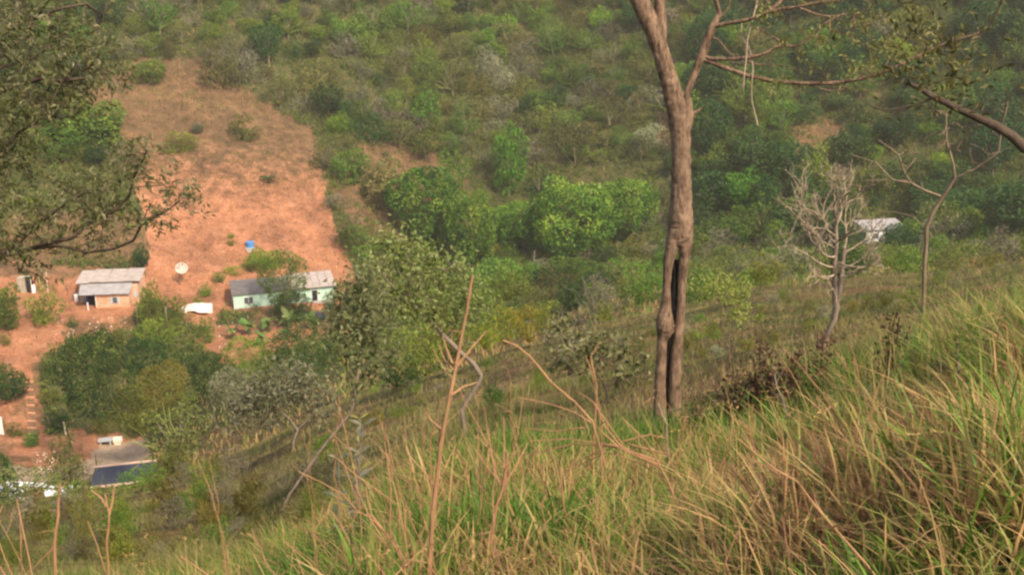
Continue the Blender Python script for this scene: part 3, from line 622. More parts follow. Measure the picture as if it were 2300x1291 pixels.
def tree(name, label, cat, trunk, lobes, R, bark, leaf, ntwig=120, step=.14, rtip=.006, power=.5, per=9, L=.08, Wr=.5, spread=.06, maxtips=3, extra=(), seed=1, kill=None, wood='trunk', sides=8, rmax=9., group=None, trunk_r=None, leafname='crown', bias=0., fill=0, fk=7):
    rg = np.random.default_rng(seed); P = [at(u, v, r) for u, v, r in trunk]; g = P[0].copy(); g[2] = height(g[0], g[1]); P = [np.array([g[0], g[1], g[2] - .15])] + P[1:]
    t = empty(name, g); tag(t, label, cat, group)
    nodes, par = colonize(P, [], step, 1)
    for e in extra: add_limb(nodes, par, [at(*q) for q in e], step)
    nodes, par = grow_more(nodes, par, ell(rg, lobes, R, ntwig), step, kill or step * 1.3, seed=seed)
    ch, ends, tips, kids = limbs(nodes, par, rtip, power, rmax); mb = MB()
    for k, (c, r) in enumerate(ch): mb.tube(c, r, sides if r.max() > rtip * 4 else 4, seed=k, rough=.05)
    mb.build(wood, M[bark], t, g, True)
    if leaf:
        lf = MB(); leaves_on(lf, rg, nodes, par, tips, per, L, Wr, spread, maxtips, rndbias=bias)
        if fill:
            Q = ell(rg, lobes, R, fill); b = rg.normal(.5 + bias, .16, (len(Q), 1)); P = (Q[:, None] + rg.normal(size=(len(Q), fk, 3)) * spread * .9).reshape(-1, 3); n = len(P); l = L * rg.uniform(.55, 1.2, n)
            lf.leaves(P, rg.normal(size=(n, 3)) + [0, 0, .25], rg.normal(size=(n, 3)) * .6 + [0, -.35, .9], l, l * Wr, np.clip((b + rg.normal(size=(len(Q), fk)) * .16).ravel(), 0, 1))
        lf.build(leafname, M[leaf], t, g)
    return t

# --- the big hollow tree
def hollow_tree():
    base = hit(1500, 985, 4); R0 = float(np.hypot(base[0], base[1])); Y = base[1]; g = base
    def A(u, v, dy=0.):
        x, y, z = ray(u, v); k = (Y + dy) / y; return np.array([x * k, y * k, z * k])
    def w(px, v):
        x, y, z = ray(1500, v); return px * Y / y / FPX / 2
    t = empty('hollow_tree', g); tag(t, 'tall forked grey brown tree with a charred split hollow down its trunk', 'tree')
    def dens(pts, n=6):
        pts = np.array(pts, float); s = np.arange(len(pts)); q = np.linspace(0, len(pts) - 1, (len(pts) - 1) * n + 1)
        o = np.stack([np.interp(q, s, pts[:, k]) for k in range(pts.shape[1])], 1); k = np.array([1, 2, 3, 2, 1]) / 9.; p = np.pad(o, ((2, 2), (0, 0)), 'edge')
        sm = np.stack([np.convolve(p[:, c], k, 'valid') for c in range(o.shape[1])], 1); sm[0] = o[0]; sm[-1] = o[-1]; return sm
    tr = MB(); rg = np.random.default_rng(3)
    def bole(pts, dy=0., seed=0):
        d = dens(pts); tr.tube([A(c[0], c[1], dy) for c in d], [w(c[2], c[1]) * .9 for c in d], 18, rough=.03, seed=seed)
    bole([(1480, 1040, 38), (1482, 940, 34), (1482, 860, 29), (1486, 800, 25), (1487, 762, 25), (1493, 745, 40), (1493, 732, 46), (1493, 712, 42), (1495, 690, 28), (1497, 650, 20), (1499, 610, 22), (1503, 575, 28), (1512, 545, 38), (1520, 515, 44)], 0, 1)
    bole([(1519, 1040, 38), (1516, 940, 35), (1516, 860, 31), (1519, 790, 28), (1527, 730, 23), (1531, 650, 21), (1534, 600, 24), (1539, 560, 32), (1541, 525, 36), (1536, 480, 42)], 0, 2)
    bole([(1522, 548, 40), (1527, 525, 62), (1529, 500, 62), (1530, 450, 54), (1530, 400, 50), (1530, 350, 47), (1529, 305, 50), (1526, 275, 54), (1518, 240, 50), (1508, 200, 47), (1494, 150, 44), (1480, 105, 42), (1463, 60, 42), (1442, 15, 46), (1415, -50, 44), (1390, -140, 40)], .01, 3)
    bole([(1484, 110, 26), (1486, 70, 28), (1484, 30, 27), (1478, -20, 26), (1470, -120, 24)], .0, 4)
    bole([(1530, 320, 30), (1541, 285, 28), (1547, 262, 24), (1545, 235, 20), (1543, 210, 17), (1555, 180, 18), (1566, 150, 20), (1577, 120, 20), (1588, 90, 19), (1598, 62, 17), (1610, 42, 15), (1617, 34, 14)], -.01, 5)
    bole([(1550, 262, 11), (1563, 252, 9), (1578, 242, 5)], 0, 6)
    me = tr.mesh('trunk', M['bark'], g, True); o = link('trunk', me, t)
    rm = o.modifiers.new('weld', 'REMESH'); rm.mode = 'VOXEL'; rm.voxel_size = .008; rm.use_smooth_shade = True
    sm = o.modifiers.new('soft', 'SMOOTH'); sm.iterations = 3
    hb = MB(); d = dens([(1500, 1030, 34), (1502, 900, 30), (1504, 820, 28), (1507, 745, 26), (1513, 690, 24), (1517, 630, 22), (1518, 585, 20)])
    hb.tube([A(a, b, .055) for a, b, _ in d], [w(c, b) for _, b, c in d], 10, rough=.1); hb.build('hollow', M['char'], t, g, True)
    def br(pts, w0, w1, mat='bark', dys=0.):
        d = dens([(*p, 0) for p in pts], 5); n = len(d); mb = MB(); rr = np.linspace(w0, w1, n)
        mb.tube([A(a, b, dys * k / n) for k, (a, b, _) in enumerate(d)], [w(rr[k], d[k][1]) for k in range(n)], 8, rough=.06); mb.build('branch', M[mat], t, g, True)
        return [A(a, b, dys * k / n) for k, (a, b, _) in enumerate(d)]
    tips = []
    tips.append(br([(1580, 128), (1600, 133), (1635, 133), (1674, 131), (1721, 121), (1749, 102), (1792, 106), (1825, 78), (1855, 51), (1900, 30)], 9.5, 4, dys=-.4))
    tips.append(br([(1578, 132), (1619, 149), (1682, 172), (1733, 182), (1800, 188), (1870, 188), (1941, 176), (1988, 161), (2043, 137), (2105, 106), (2145, 90), (2207, 74), (2235, 40), (2251, 0), (2256, -40)], 11, 3, dys=-.9))
    tips.append(br([(1600, 60), (1640, 52), (1682, 45), (1733, 24), (1792, 16), (1839, 6), (1886, 0), (1960, -20)], 10, 4, dys=-.5))
    tips.append(br([(1714, 34), (1760, 0), (1800, -40)], 9, 6))
    br([(1617, 36), (1612, 15), (1604, -15), (1600, -60)], 10, 8); br([(1618, 38), (1634, 20), (1639, 8), (1640, -20)], 5, 3)
    br([(1702, -20), (1700, 10), (1690, 43), (1678, 90), (1676, 133), (1672, 165), (1670, 196)], 5, 3.2, 'bark_pale', -.3)
    br([(1667, 45), (1664, 70), (1670, 94), (1686, 114), (1692, 157), (1688, 188), (1688, 227), (1695, 255), (1702, 282)], 3, 4, 'bark_pale', -.3)
    br([(1598, 85), (1612, 88), (1622, 100), (1635, 118), (1651, 129)], 4, 2.5); br([(1674, 139), (1705, 146), (1737, 145), (1770, 150), (1804, 159)], 4, 2)
    br([(1733, 60), (1712, 68), (1702, 80), (1690, 82)], 3, 2); br([(1760, 98), (1740, 85), (1712, 70), (1690, 60)], 3.5, 2)
    br([(1820, 190), (1850, 203), (1890, 205), (1905, 188)], 4, 2.5); br([(1930, 178), (1950, 155), (1965, 152)], 4, 2); br([(1790, 16), (1830, 32), (1860, 38), (1900, 34)], 5, 3)
    # leafy twigs at the branch ends
    pts = np.array([A(u, v, rg.uniform(-1.0, .1)) for u, v in zip(rg.normal(1990, 115, 170), rg.normal(95, 75, 170)) if v < 215 and u < 2230] + [A(u, v, rg.uniform(-.9, 0)) for u, v in zip(rg.uniform(1820, 2060, 45), rg.uniform(-40, 120, 45))])
    nodes, par = [tips[1][0]], [-1]
    for tp in (tips[1], tips[0], tips[2]):
        add_limb(nodes, par, [nodes[0]] if False else [tp[0], *tp[1::4]], .12)
    nodes, par = grow_more(nodes, par, pts, .09, .1, 60, 4); ch, ends, tp, kids = limbs(nodes, par, .0022, .35, .008)
    tw = MB()
    for c, r in ch: tw.tube(c, r, 4)
    tw.build('twig', M['bark'], t, g)
    lf = MB(); leaves_on(lf, rg, nodes, par, tp, 7, .048, .42, .07, 2, rndbias=.15); lf.build('crown', M['olive'], t, g)
hollow_tree()

# --- neighbouring trees
def edge_tree():
    """a tree standing outside the right edge whose bough reaches into the picture"""
    R = 5.6; g = at(2560, 1000, R); g[2] = height(g[0], g[1]); t = empty('branching_tree', g); tag(t, 'tree past the right edge reaching in with one dark descending bough', 'tree')
    top = at(2520, 250, R); tr = MB(); tr.tube([g - [0, 0, .2], (g + top) / 2 + [.05, 0, 0], top, top + [-.05, 0, 1.2]], [.12, .1, .085, .06], 10, rough=.05)
    tr.build('trunk', M['bark_dark'], t, g, True)
    L = [(2515, 420), (2420, 390), (2340, 352), (2300, 331), (2274, 306), (2235, 282), (2184, 259), (2145, 241), (2086, 212), (2060, 196), (2037, 186)]
    mb = MB(); mb.tube([at(u, v, R) for u, v in L], [q * R / FPX / 2 for q in (34, 30, 26, 23, 21, 19, 17, 15, 12, 10, 8)], 10, rough=.05); mb.build('bough', M['bark_dark'], t, g, True)
    for l, w0 in (([(2098, 220), (2060, 235), (2027, 243), (1988, 249), (1960, 240), (1945, 228)], 6), ([(2060, 233), (2030, 248), (1992, 262)], 4), ([(2184, 256), (2200, 235), (2212, 212)], 4), ([(2150, 241), (2165, 215), (2160, 190)], 4), ([(2040, 186), (2020, 215), (2010, 230)], 3), ([(2235, 280), (2255, 260), (2262, 220), (2290, 190)], 4)):
        mb = MB(); mb.tube([at(u, v, R) for u, v in l], np.linspace(w0, 2, len(l)) * R / FPX / 2, 5); mb.build('branch', M['bark_dark'], t, g, True)
    rg = np.random.default_rng(11); lf = MB(); n = 280
    u = np.concatenate([rg.normal(2110, 70, n), rg.normal(2040, 60, 60)]); v = np.concatenate([rg.normal(165, 55, n), rg.normal(60, 40, 60)]); n = len(u)
    P = np.array([at(a, b, R + rg.normal() * .3) for a, b in zip(u, v)]); l = .045 * rg.uniform(.6, 1.3, n)
    lf.leaves(P, rg.normal(size=(n, 3)) + [0, 0, .3], rg.normal(size=(n, 3)), l, l * .42, rg.uniform(0, 1, n)); lf.build('crown', M['olive'], t, g)
edge_tree()
def overhang_tree():
    """the feathery tree whose crown enters from the left"""
    R = 14.; g = at(-330, 1200, R); g[2] = height(g[0], g[1]); rg = np.random.default_rng(21); t = empty('feathery_tree', g)
    tag(t, 'feathery bronze green tree reaching in from the left over the brick hut', 'tree')
    fork = at(-300, 640, R); P = [g - [0, 0, .2], (g + fork) / 2 + [.1, 0, 0], fork]; st = .17
    nodes, par = colonize(P, [], st, 1)
    for l in ([(-300, 640), (-180, 600), (-60, 580), (0, 572), (67, 559), (112, 545), (162, 534)], [(-60, 580), (31, 556), (78, 514), (130, 470), (170, 440)], [(67, 559), (134, 551), (195, 567), (257, 559), (300, 540), (320, 500), (365, 480), (402, 453)],
              [(162, 534), (200, 500), (260, 470), (290, 440), (300, 400), (330, 340)], [(-300, 640), (-250, 400), (-120, 260), (0, 153), (81, 128), (116, 102)], [(-250, 400), (-100, 180), (63, 81), (70, 47), (84, 40), (140, 19), (193, 9)], [(70, 47), (50, 0), (40, -60)], [(84, 40), (110, 0), (130, -60)],
              [(-120, 260), (40, 190), (90, 178), (140, 182), (200, 175), (250, 165)], [(214, 65), (246, 5), (250, -60)], [(-300, 640), (-200, 500), (-60, 420), (40, 300), (90, 270)], [(0, 572), (40, 600), (80, 615), (110, 640)]):
        add_limb(nodes, par, [at(u, v, R + .4 * math.sin(u * .03)) for u, v in l], st)
    lob = [(60, 70, 150, 75), (170, 110, 110, 65), (70, 190, 130, 65), (190, 170, 110, 45), (40, 290, 90, 60), (120, 235, 80, 35), (290, 365, 65, 38), (230, 410, 75, 42), (180, 440, 80, 40), (240, 480, 80, 40), (110, 480, 70, 35), (330, 480, 45, 25), (400, 435, 42, 48), (50, 490, 60, 60), (20, 380, 60, 60), (160, 545, 60, 28), (20, 570, 50, 30), (-150, 300, 150, 260)]
    nodes, par = grow_more(nodes, par, ell(rg, lob, R, 1000, 1.0), st, st * .95, 70, 5); ch, ends, tips, kids = limbs(nodes, par, .0055, .48, .12)
    mb = MB()
    for k, (c, r) in enumerate(ch): mb.tube(c, r, 8 if r.max() > .03 else 4, seed=k, rough=.05)
    mb.build('trunk', M['bark_dark'], t, g, True)
    lf = MB(); N = np.array(nodes)                  # leaflets fan out from the twig ends
    idx = [i for i in range(len(N)) if tips[i] <= 2 and par[i] >= 0]
    for i in idx:
        for f_ in range(rg.integers(2, 5)):
            d = N[i] - N[par[i]]; d = d / max(np.linalg.norm(d), 1e-6) + rg.normal(size=3) * .7; d /= np.linalg.norm(d); c = N[i] + d * .06 + rg.normal(size=3) * .1; k = rg.integers(5, 9)
            D = d * .9 + rg.normal(size=(k, 3)) * .65 - [0, 0, .15]; l = .088 * rg.uniform(.6, 1.3, k); base = rg.normal(.45, .2)
            lf.leaves(np.repeat(c[None], k, 0) + rg.normal(size=(k, 3)) * .03, D, rg.normal(size=(k, 3)) * .5 + [0, 0, 1], l, l * .36, np.clip(base + rg.normal(size=k) * .15, 0, 1))
    lf.build('crown', M['bronze'], t, g)
overhang_tree()

Ra = float(np.hypot(*hit(1046, 975, 6)[:2]))
tree('leaning_tree', 'crooked leaning tree with a pale trunk and light green leathery leaves', 'tree',
     [(1046, 975, Ra), (1037, 920, Ra), (1052, 894, Ra), (1074, 861, Ra), (1080, 842, Ra), (1063, 816, Ra), (1033, 790, Ra), (1007, 764, Ra), (974, 727, Ra), (940, 693, Ra), (910, 677, Ra), (880, 640, Ra - .3)],
     [(885, 535, 42, 32), (920, 590, 75, 50), (985, 610, 70, 55), (1040, 650, 55, 45), (1060, 690, 50, 35), (950, 680, 85, 50), (860, 600, 60, 50), (1000, 720, 70, 30), (880, 680, 60, 50)], Ra, 'bark_grey', 'leather', 420, .17, .0075, .44, 9, .092, .5, .14, 4, fill=360, fk=6, bias=.12,
     extra=[[(1055, 875, Ra), (1033, 857, Ra), (996, 836, Ra), (1007, 805, Ra), (1000, 770, Ra)], [(1007, 764, Ra), (1025, 710, Ra), (1045, 670, Ra)], [(910, 677, Ra), (930, 610, Ra), (905, 560, Ra)], [(974, 727, Ra), (985, 660, Ra), (990, 610, Ra)]], seed=7, rmax=.10)
Rb = float(np.hypot(*hit(590, 1212, 4)[:2])); Rb = max(Rb, 8.)
tree('slender_leaning_tree', 'slender tree leaning right with a bare stem and a bronze green crown of broad leaves', 'tree',
     [(588, 1215, Rb), (650, 1110, Rb), (720, 1010, Rb), (760, 960, Rb), (790, 922, Rb), (800, 870, Rb), (806, 820, Rb), (815, 760, Rb), (822, 700, Rb), (826, 650, Rb)],
     [(815, 640, 55, 55), (770, 690, 50, 55), (850, 690, 50, 55), (800, 740, 65, 45), (760, 760, 40, 45), (855, 760, 45, 50), (820, 810, 60, 35), (865, 820, 35, 35), (800, 870, 30, 30)], Rb, 'bark_grey', 'bronze', 230, .10, .0036, .42, 9, .08, .52, .09, 4, fill=150, fk=6, bias=.08, seed=9, rmax=.034)
Rc = float(np.hypot(*hit(655, 1015, 15)[:2]))
tree('silver_tree', 'spreading silver grey tree with a forked thin trunk on the grassy slope', 'tree', [(655, 1015, Rc), (660, 985, Rc), (668, 965, Rc), (650, 940, Rc), (620, 915, Rc)],
     [(600, 880, 80, 45), (670, 880, 75, 40), (640, 845, 70, 28), (560, 905, 55, 40), (540, 940, 40, 30), (720, 905, 40, 30), (600, 940, 50, 22)], Rc, 'bark_grey', 'silver', 230, Rc * .014, Rc * .0005, .45, 8, Rc * .0062, .36, Rc * .007, 3, fill=300, fk=7, bias=.1, seed=12, extra=[[(668, 965, Rc), (700, 930, Rc), (705, 900, Rc)], [(700, 945, Rc), (740, 935, Rc), (755, 910, Rc), (748, 885, Rc)]], rmax=Rc * .0035)
Rl = float(np.hypot(*hit(1640, 815, 7)[:2]))
tree('lime_tree', 'small thin tree with sparse lime yellow leaves right of the hollow trunk', 'tree', [(1640, 815, Rl), (1638, 760, Rl), (1640, 725, Rl), (1625, 690, Rl), (1610, 670, Rl)],
     [(1590, 650, 45, 28), (1650, 650, 45, 30), (1620, 640, 50, 22), (1660, 690, 35, 30)], Rl, 'bark_grey', 'lime', 90, .12, .003, .4, 9, .075, .42, .09, 3, fill=110, seed=13, rmax=.03)
Rg = float(np.hypot(*hit(1368, 900, 7)[:2]))
tree('gnarled_shrub', 'gnarled dark stemmed shrub with large grey green leaves left of the hollow trunk', 'shrub', [(1368, 902, Rg), (1362, 870, Rg), (1345, 845, Rg), (1330, 830, Rg)],
     [(1260, 780, 55, 40), (1320, 775, 60, 45), (1380, 790, 60, 45), (1430, 800, 35, 40), (1300, 820, 60, 35), (1400, 840, 45, 30), (1270, 740, 45, 35)], Rg, 'bark_dark', 'bronze', 150, .13, .005, .42, 5, .13, .55, .1, 2, fill=60, fk=4, seed=15, rmax=.05, wood='stem',
     extra=[[(1345, 845, Rg), (1320, 822, Rg), (1290, 815, Rg), (1270, 830, Rg), (1230, 832, Rg)], [(1330, 830, Rg), (1350, 800, Rg), (1400, 845, Rg), (1440, 838, Rg)], [(1362, 870, Rg), (1400, 850, Rg), (1430, 838, Rg)]])
tree('grey_shrub', 'pale grey shrub of small dry leaves behind the gnarled shrub', 'shrub', [(1290, 812, Rg + 5), (1285, 770, Rg + 5), (1280, 740, Rg + 5)], [(1275, 725, 45, 30), (1300, 715, 30, 20), (1240, 760, 40, 35), (1310, 750, 30, 25)], Rg + 5, 'twig_grey', 'grey', 130, .16, .004, .4, 8, .07, .4, .09, 3, fill=120, seed=16, wood='stem', rmax=.03)
# pale candelabra tree
def candelabra():
    R = float(np.hypot(*hit(1845, 790, 6)[:2])); rg = np.random.default_rng(5); g = at(1845, 790, R); g[2] = height(g[0], g[1]); t = empty('bare_pale_tree', g)
    tag(t, 'bare pale tree with a round crown of upturned forked branches', 'tree'); K = R / FPX
    mb = MB(); T = [(1843, 800), (1850, 765), (1864, 738), (1874, 715), (1878, 690), (1876, 650), (1874, 620), (1874, 590), (1878, 550), (1877, 510), (1876, 480), (1875, 455)]
    mb.tube([at(u, v, R) for u, v in T], [q * K for q in (8, 6.5, 6, 6.5, 7.5, 6.5, 6.5, 6, 5.2, 4.6, 4.2, 4)], 10, rough=.05)
    mb.tube([at(u, v, R) for u, v in [(1878, 690), (1886, 650), (1891, 610), (1893, 585), (1897, 555)]], [q * K for q in (6, 6, 5.5, 5.5, 5)], 8, rough=.05)
    mb.build('trunk', M['bark_grey'], t, g, True)
    br = [MB()]
    def limb(p, d, ln, r, lev):
        pts = [p]; n = 4
        for k in range(n):
            d = d + np.array([0, 0, .11]) + rg.normal(size=3) * .21; d /= np.linalg.norm(d); p = p + d * ln / n; pts.append(p)
        br[0].tube(pts, np.linspace(r, r * .7, n + 1), 6 if lev < 2 else 5, seed=lev)
        if lev < 4:
            a = rg.normal(size=3); a -= d * a.dot(d); a /= np.linalg.norm(a); s = rg.uniform(.45, .75)
            for q in ((1, -1, 0) if rg.random() < .25 else (1, -1)):
                limb(p, d + a * q * s, ln * rg.uniform(.5, .75), r * .68, lev + 1)
            if rg.random() < .3: limb(pts[2], d + np.cross(a, d) * rg.choice([-1, 1]) * .8, ln * .55, r * .6, max(2, lev + 1))
    starts = [((1874, 600), (-1, -.3, .22), 60), ((1874, 585), (-.9, .6, .5), 62), ((1890, 600), (1, -.2, .35), 48), ((1895, 570), (.9, .5, .7), 48), ((1877, 560), (-1, -.2, .3), 62), ((1877, 545), (-.9, -.4, .6), 62), ((1880, 540), (.6, -.8, .7), 50), ((1878, 520), (-.8, .5, .8), 58), ((1878, 510), (-.5, -.7, .9), 50), ((1878, 505), (.8, .2, .8), 48), ((1876, 480), (-.5, -.3, 1), 42), ((1876, 475), (.45, .2, 1), 42), ((1875, 455), (0, 0, 1), 36), ((1875, 615), (-.8, -.5, .0), 58), ((1890, 620), (.9, -.4, .1), 46), ((1876, 630), (-.9, .3, -.05), 44), ((1895, 560), (.3, 1, .8), 48), ((1877, 530), (-.1, -1, .6), 52), ((1876, 575), (-.6, -.8, .5), 55), ((1884, 590), (.3, -1, .5), 48)]
    for (u, v), d, ln in starts:
        br[0] = MB(); d = np.array(d, float); limb(at(u, v, R), d / np.linalg.norm(d), ln * K * (1.3 if d[0] < -.4 else 1.08), 2.7 * K, 0); br[0].build('branch', M['bark_pale'], t, g, True)
candelabra()
def thin_bare():
    R = float(np.hypot(*hit(2075, 712, 6)[:2])); t = tree('thin_bare_tree', 'thin leafless grey tree with long spreading twigs near the right edge', 'tree', [(2075, 715, R), (2074, 690, R), (2076, 607, R), (2080, 548, R), (2082, 509, R), (2098, 470, R), (2117, 443, R), (2145, 400, R), (2141, 368, R), (2125, 314, R), (2125, 251, R)],
      [(2130, 300, 60, 55), (2060, 370, 50, 60), (2190, 330, 60, 60), (1980, 380, 55, 50), (2230, 280, 40, 50)], R, 'twig_brown', None, 260, R * .008, R * .0004, .38, seed=31, rmax=R * .0034,
      extra=[[(2145, 400, R), (2184, 384, R), (2223, 357, R), (2243, 341, R), (2278, 325, R)], [(2105, 455, R), (2074, 427, R), (2047, 412, R), (2004, 404, R), (1933, 406, R)], [(2047, 413, R), (2031, 388, R), (2019, 349, R), (2000, 333, R), (1972, 314, R)], [(2004, 404, R), (1968, 366, R), (1917, 349, R)], [(2082, 512, R), (2047, 485, R), (2012, 477, R), (1968, 474, R)], [(2243, 341, R), (2250, 280, R), (2265, 230, R)]])
thin_bare()

# ------------------------------------------------------------------ unit crowns for the middle distance and the far hillside
def crown_mesh(name, kind, seed, leafy=None):
    rg = np.random.default_rng(seed); mb = MB()
    def lobes(n, r0, r1, flat=1.):
        c = rg.normal(size=(n, 3)); c /= np.linalg.norm(c, axis=1, keepdims=True); c *= (rg.uniform(.25, 1, (n, 1)) ** .5) * .72; c[:, 2] *= flat; return c, rg.uniform(r0, r1, n)
    def shell(C, Rr, per, L, Wr, inner=.2, upbias=.35, jit=.55):
        for c, r in zip(C, Rr):
            k = max(8, int(per * r * r * 8)); d = rg.normal(size=(k, 3)); d /= np.linalg.norm(d, axis=1, keepdims=True); q = rg.uniform(1 - inner, 1.04, (k, 1)); P = c + d * r * q
            keep = np.ones(k, bool)
            for c2, r2 in zip(C, Rr):
                if c2 is not c: keep &= ((P - c2) ** 2).sum(1) > (r2 * .72) ** 2
            P, d = P[keep], d[keep]; k = len(P)
            if not k: continue
            D = rg.normal(size=(k, 3)) * .8 + d * .3; Nn = d + rg.normal(size=(k, 3)) * jit + [0, 0, upbias]; l = L * rg.uniform(.6, 1.3, k); b = rg.normal(.5, .24 if kind == 'mango' else .16)  # mango lobes differ more in tone, painting in lit and shaded clumps
            mb.leaves(P - D * l[:, None] * .3, D, Nn, l, l * Wr, np.clip(b + rg.normal(size=k) * .18 + .12 * d[:, 2], 0, 1))  # upward leaves take lighter tones, top light put into the colour
    if kind == 'mango':
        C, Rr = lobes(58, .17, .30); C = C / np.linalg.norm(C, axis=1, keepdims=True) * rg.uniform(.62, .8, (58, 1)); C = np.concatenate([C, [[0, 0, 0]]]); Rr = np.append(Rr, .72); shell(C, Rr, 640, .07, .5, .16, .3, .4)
    elif kind == 'bushy':
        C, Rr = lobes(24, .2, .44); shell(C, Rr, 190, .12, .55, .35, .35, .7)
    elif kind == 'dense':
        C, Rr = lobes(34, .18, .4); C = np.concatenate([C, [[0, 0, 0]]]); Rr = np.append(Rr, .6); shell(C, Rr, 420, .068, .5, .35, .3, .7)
    elif kind == 'ragged':
        C, Rr = lobes(15, .16, .42, 1.1); C *= [1.1, 1.1, 1.05]; shell(C, Rr, 190, .12, .5, .55, .2, .9)
    elif kind == 'umbrella':
        C, Rr = lobes(20, .16, .34, .35); C[:, 2] += .45 - .5 * (C[:, 0] ** 2 + C[:, 1] ** 2); C[:, :2] *= 1.25; shell(C, Rr, 170, .12, .5, .5, .5, .7)
    if kind in ('ragged', 'umbrella', 'twiggy'):
        nt = 60 if kind == 'twiggy' else 22
        for k in range(nt):
            d = rg.normal(size=3); d[2] = abs(d[2]) + .25; d /= np.linalg.norm(d); p = np.array([0, 0, -.9]); pts = [p]
            for q in range(4): p = p + (d * .42 + rg.normal(size=3) * .12) * (rg.uniform(.7, 1.1)); pts.append(p)
            mb.tube(pts, np.linspace(.022, .006, 5), 3, .85, 0 if kind != 'twiggy' else 0, cap=False)
        if kind == 'twiggy':
            k = 260; P = rg.normal(size=(k, 3)); P /= np.linalg.norm(P, axis=1, keepdims=True); P *= rg.uniform(.3, 1, (k, 1)); D = P + rg.normal(size=(k, 3)) * .4; l = rg.uniform(.15, .4, k)
            mb.leaves(P, D, rg.normal(size=(k, 3)), l, .022, rg.uniform(.4, 1, k))
    return mb.mesh(name, M['mid'])
PROTO = {k: [crown_mesh('crown_' + k, k, 100 + 17 * j + len(k)) for j in range(n)] for k, n in (('mango', 3), ('bushy', 5), ('dense', 4), ('ragged', 6), ('umbrella', 3), ('twiggy', 3))}
def trunk_mesh(seed, forks):
    rg = np.random.default_rng(seed); mb = MB(); top = np.array([rg.normal() * .06, rg.normal() * .06, .55])
    mb.tube([(0, 0, -.12), (rg.normal() * .03, rg.normal() * .03, .25), top], [1.0 * .05, .042, .036], 7)
    for k in range(forks):
        d = np.array([math.cos(k * 2.2 + seed), math.sin(k * 2.2 + seed), 1.2]); mb.tube([top, top + d * .22 + rg.normal(size=3) * .03, top + d * .46 + [0, 0, .12]], [.03, .022, .012], 5)
    return mb.mesh('trunk', M['bark_grey'])
TRUNKS = [trunk_mesh(s, 3 + s % 2) for s in range(4)]
rgP = np.random.default_rng(77)
def setmat(o, m):
    o.material_slots[0].link = 'OBJECT'; o.material_slots[0].material = m
def plant(name, label, cat, base, rx, rz, hc, kind, mat, group=None, trunk=None, ry=None, var=None, rot=None):
    """base on the ground; crown of half sizes rx, ry, rz centred hc above it; with a trunk mesh when one shows"""
    me = PROTO[kind][int(rgP.integers(len(PROTO[kind]))) if var is None else var % len(PROTO[kind])]; rot = rgP.uniform(0, 6.28) if rot is None else rot; sc_ = (rx, ry or rx * rgP.uniform(.85, 1.1), rz)
    if trunk is None:
        o = link(name, me); o.location = (base[0], base[1], base[2] + hc); o.scale = sc_; o.rotation_euler = (0, 0, rot); setmat(o, M[mat]); return tag(o, label, cat, group)
    t = empty(name, base); tag(t, label, cat, group)
    c = link('crown', me, t); c.location = (0, 0, hc); c.scale = sc_; c.rotation_euler = (0, 0, rot); setmat(c, M[mat])
    k = link('trunk', TRUNKS[int(rgP.integers(4))], t); hh = max(hc, 1.0); k.scale = (hh * .7, hh * .7, hh); k.rotation_euler = (0, 0, rot); setmat(k, M[trunk]); return t
def by_px(name, label, cat, u, v, ru, rv, kind, mat, R=None, rm=100, trunk='bark_grey', group=None, lift=.98, grow=1., **kw):
    """a plant whose crown fills (u +- ru, v +- rv) in the photograph, on the ground where that sightline lands or R metres away"""
    if R is None: b = hit(u, v + rv * lift, rm); R = float(np.hypot(b[0], b[1]))
    c = at(u, v, R); s = R * 1.03 / FPX; base = np.array([c[0], c[1], float(height(c[0], c[1]))]); rz = rv * s / math.cos(PITCH) * 1.0
    return plant(name, label, cat, base, ru * s * 1.13 * grow, rz * 1.1 * grow, max(c[2] - base[2], rz * .45), kind, mat, group, trunk, **kw)
MG = 'mango trees in a row on the valley floor'
for j, (u, v, ru, rv, lab) in enumerate(((950, 455, 74, 62, 'rounded glossy mango tree at the left end of the mango row'), (1055, 515, 58, 72, 'bluish green tall mango tree second in the mango row'), (1160, 500, 52, 44, 'small gappy mango tree in the middle of the mango row'), (1215, 515, 42, 58, 'narrow mango tree tucked against the biggest mango'), (1285, 495, 82, 76, 'biggest domed glossy mango tree of the row'), (1405, 462, 58, 56, 'round mango tree standing apart at the right end'))):
    by_px('mango_tree', lab, 'tree', u, v, ru, rv, 'mango', 'mango', None, 160, 'bark_dark', MG, lift=1.08, var=j, grow=1.17)
HR = float(np.hypot(*(gh0[:2] + GAX * GL * .5))) - 4.0
WR = float(np.hypot(wh0[0], wh0[1]))
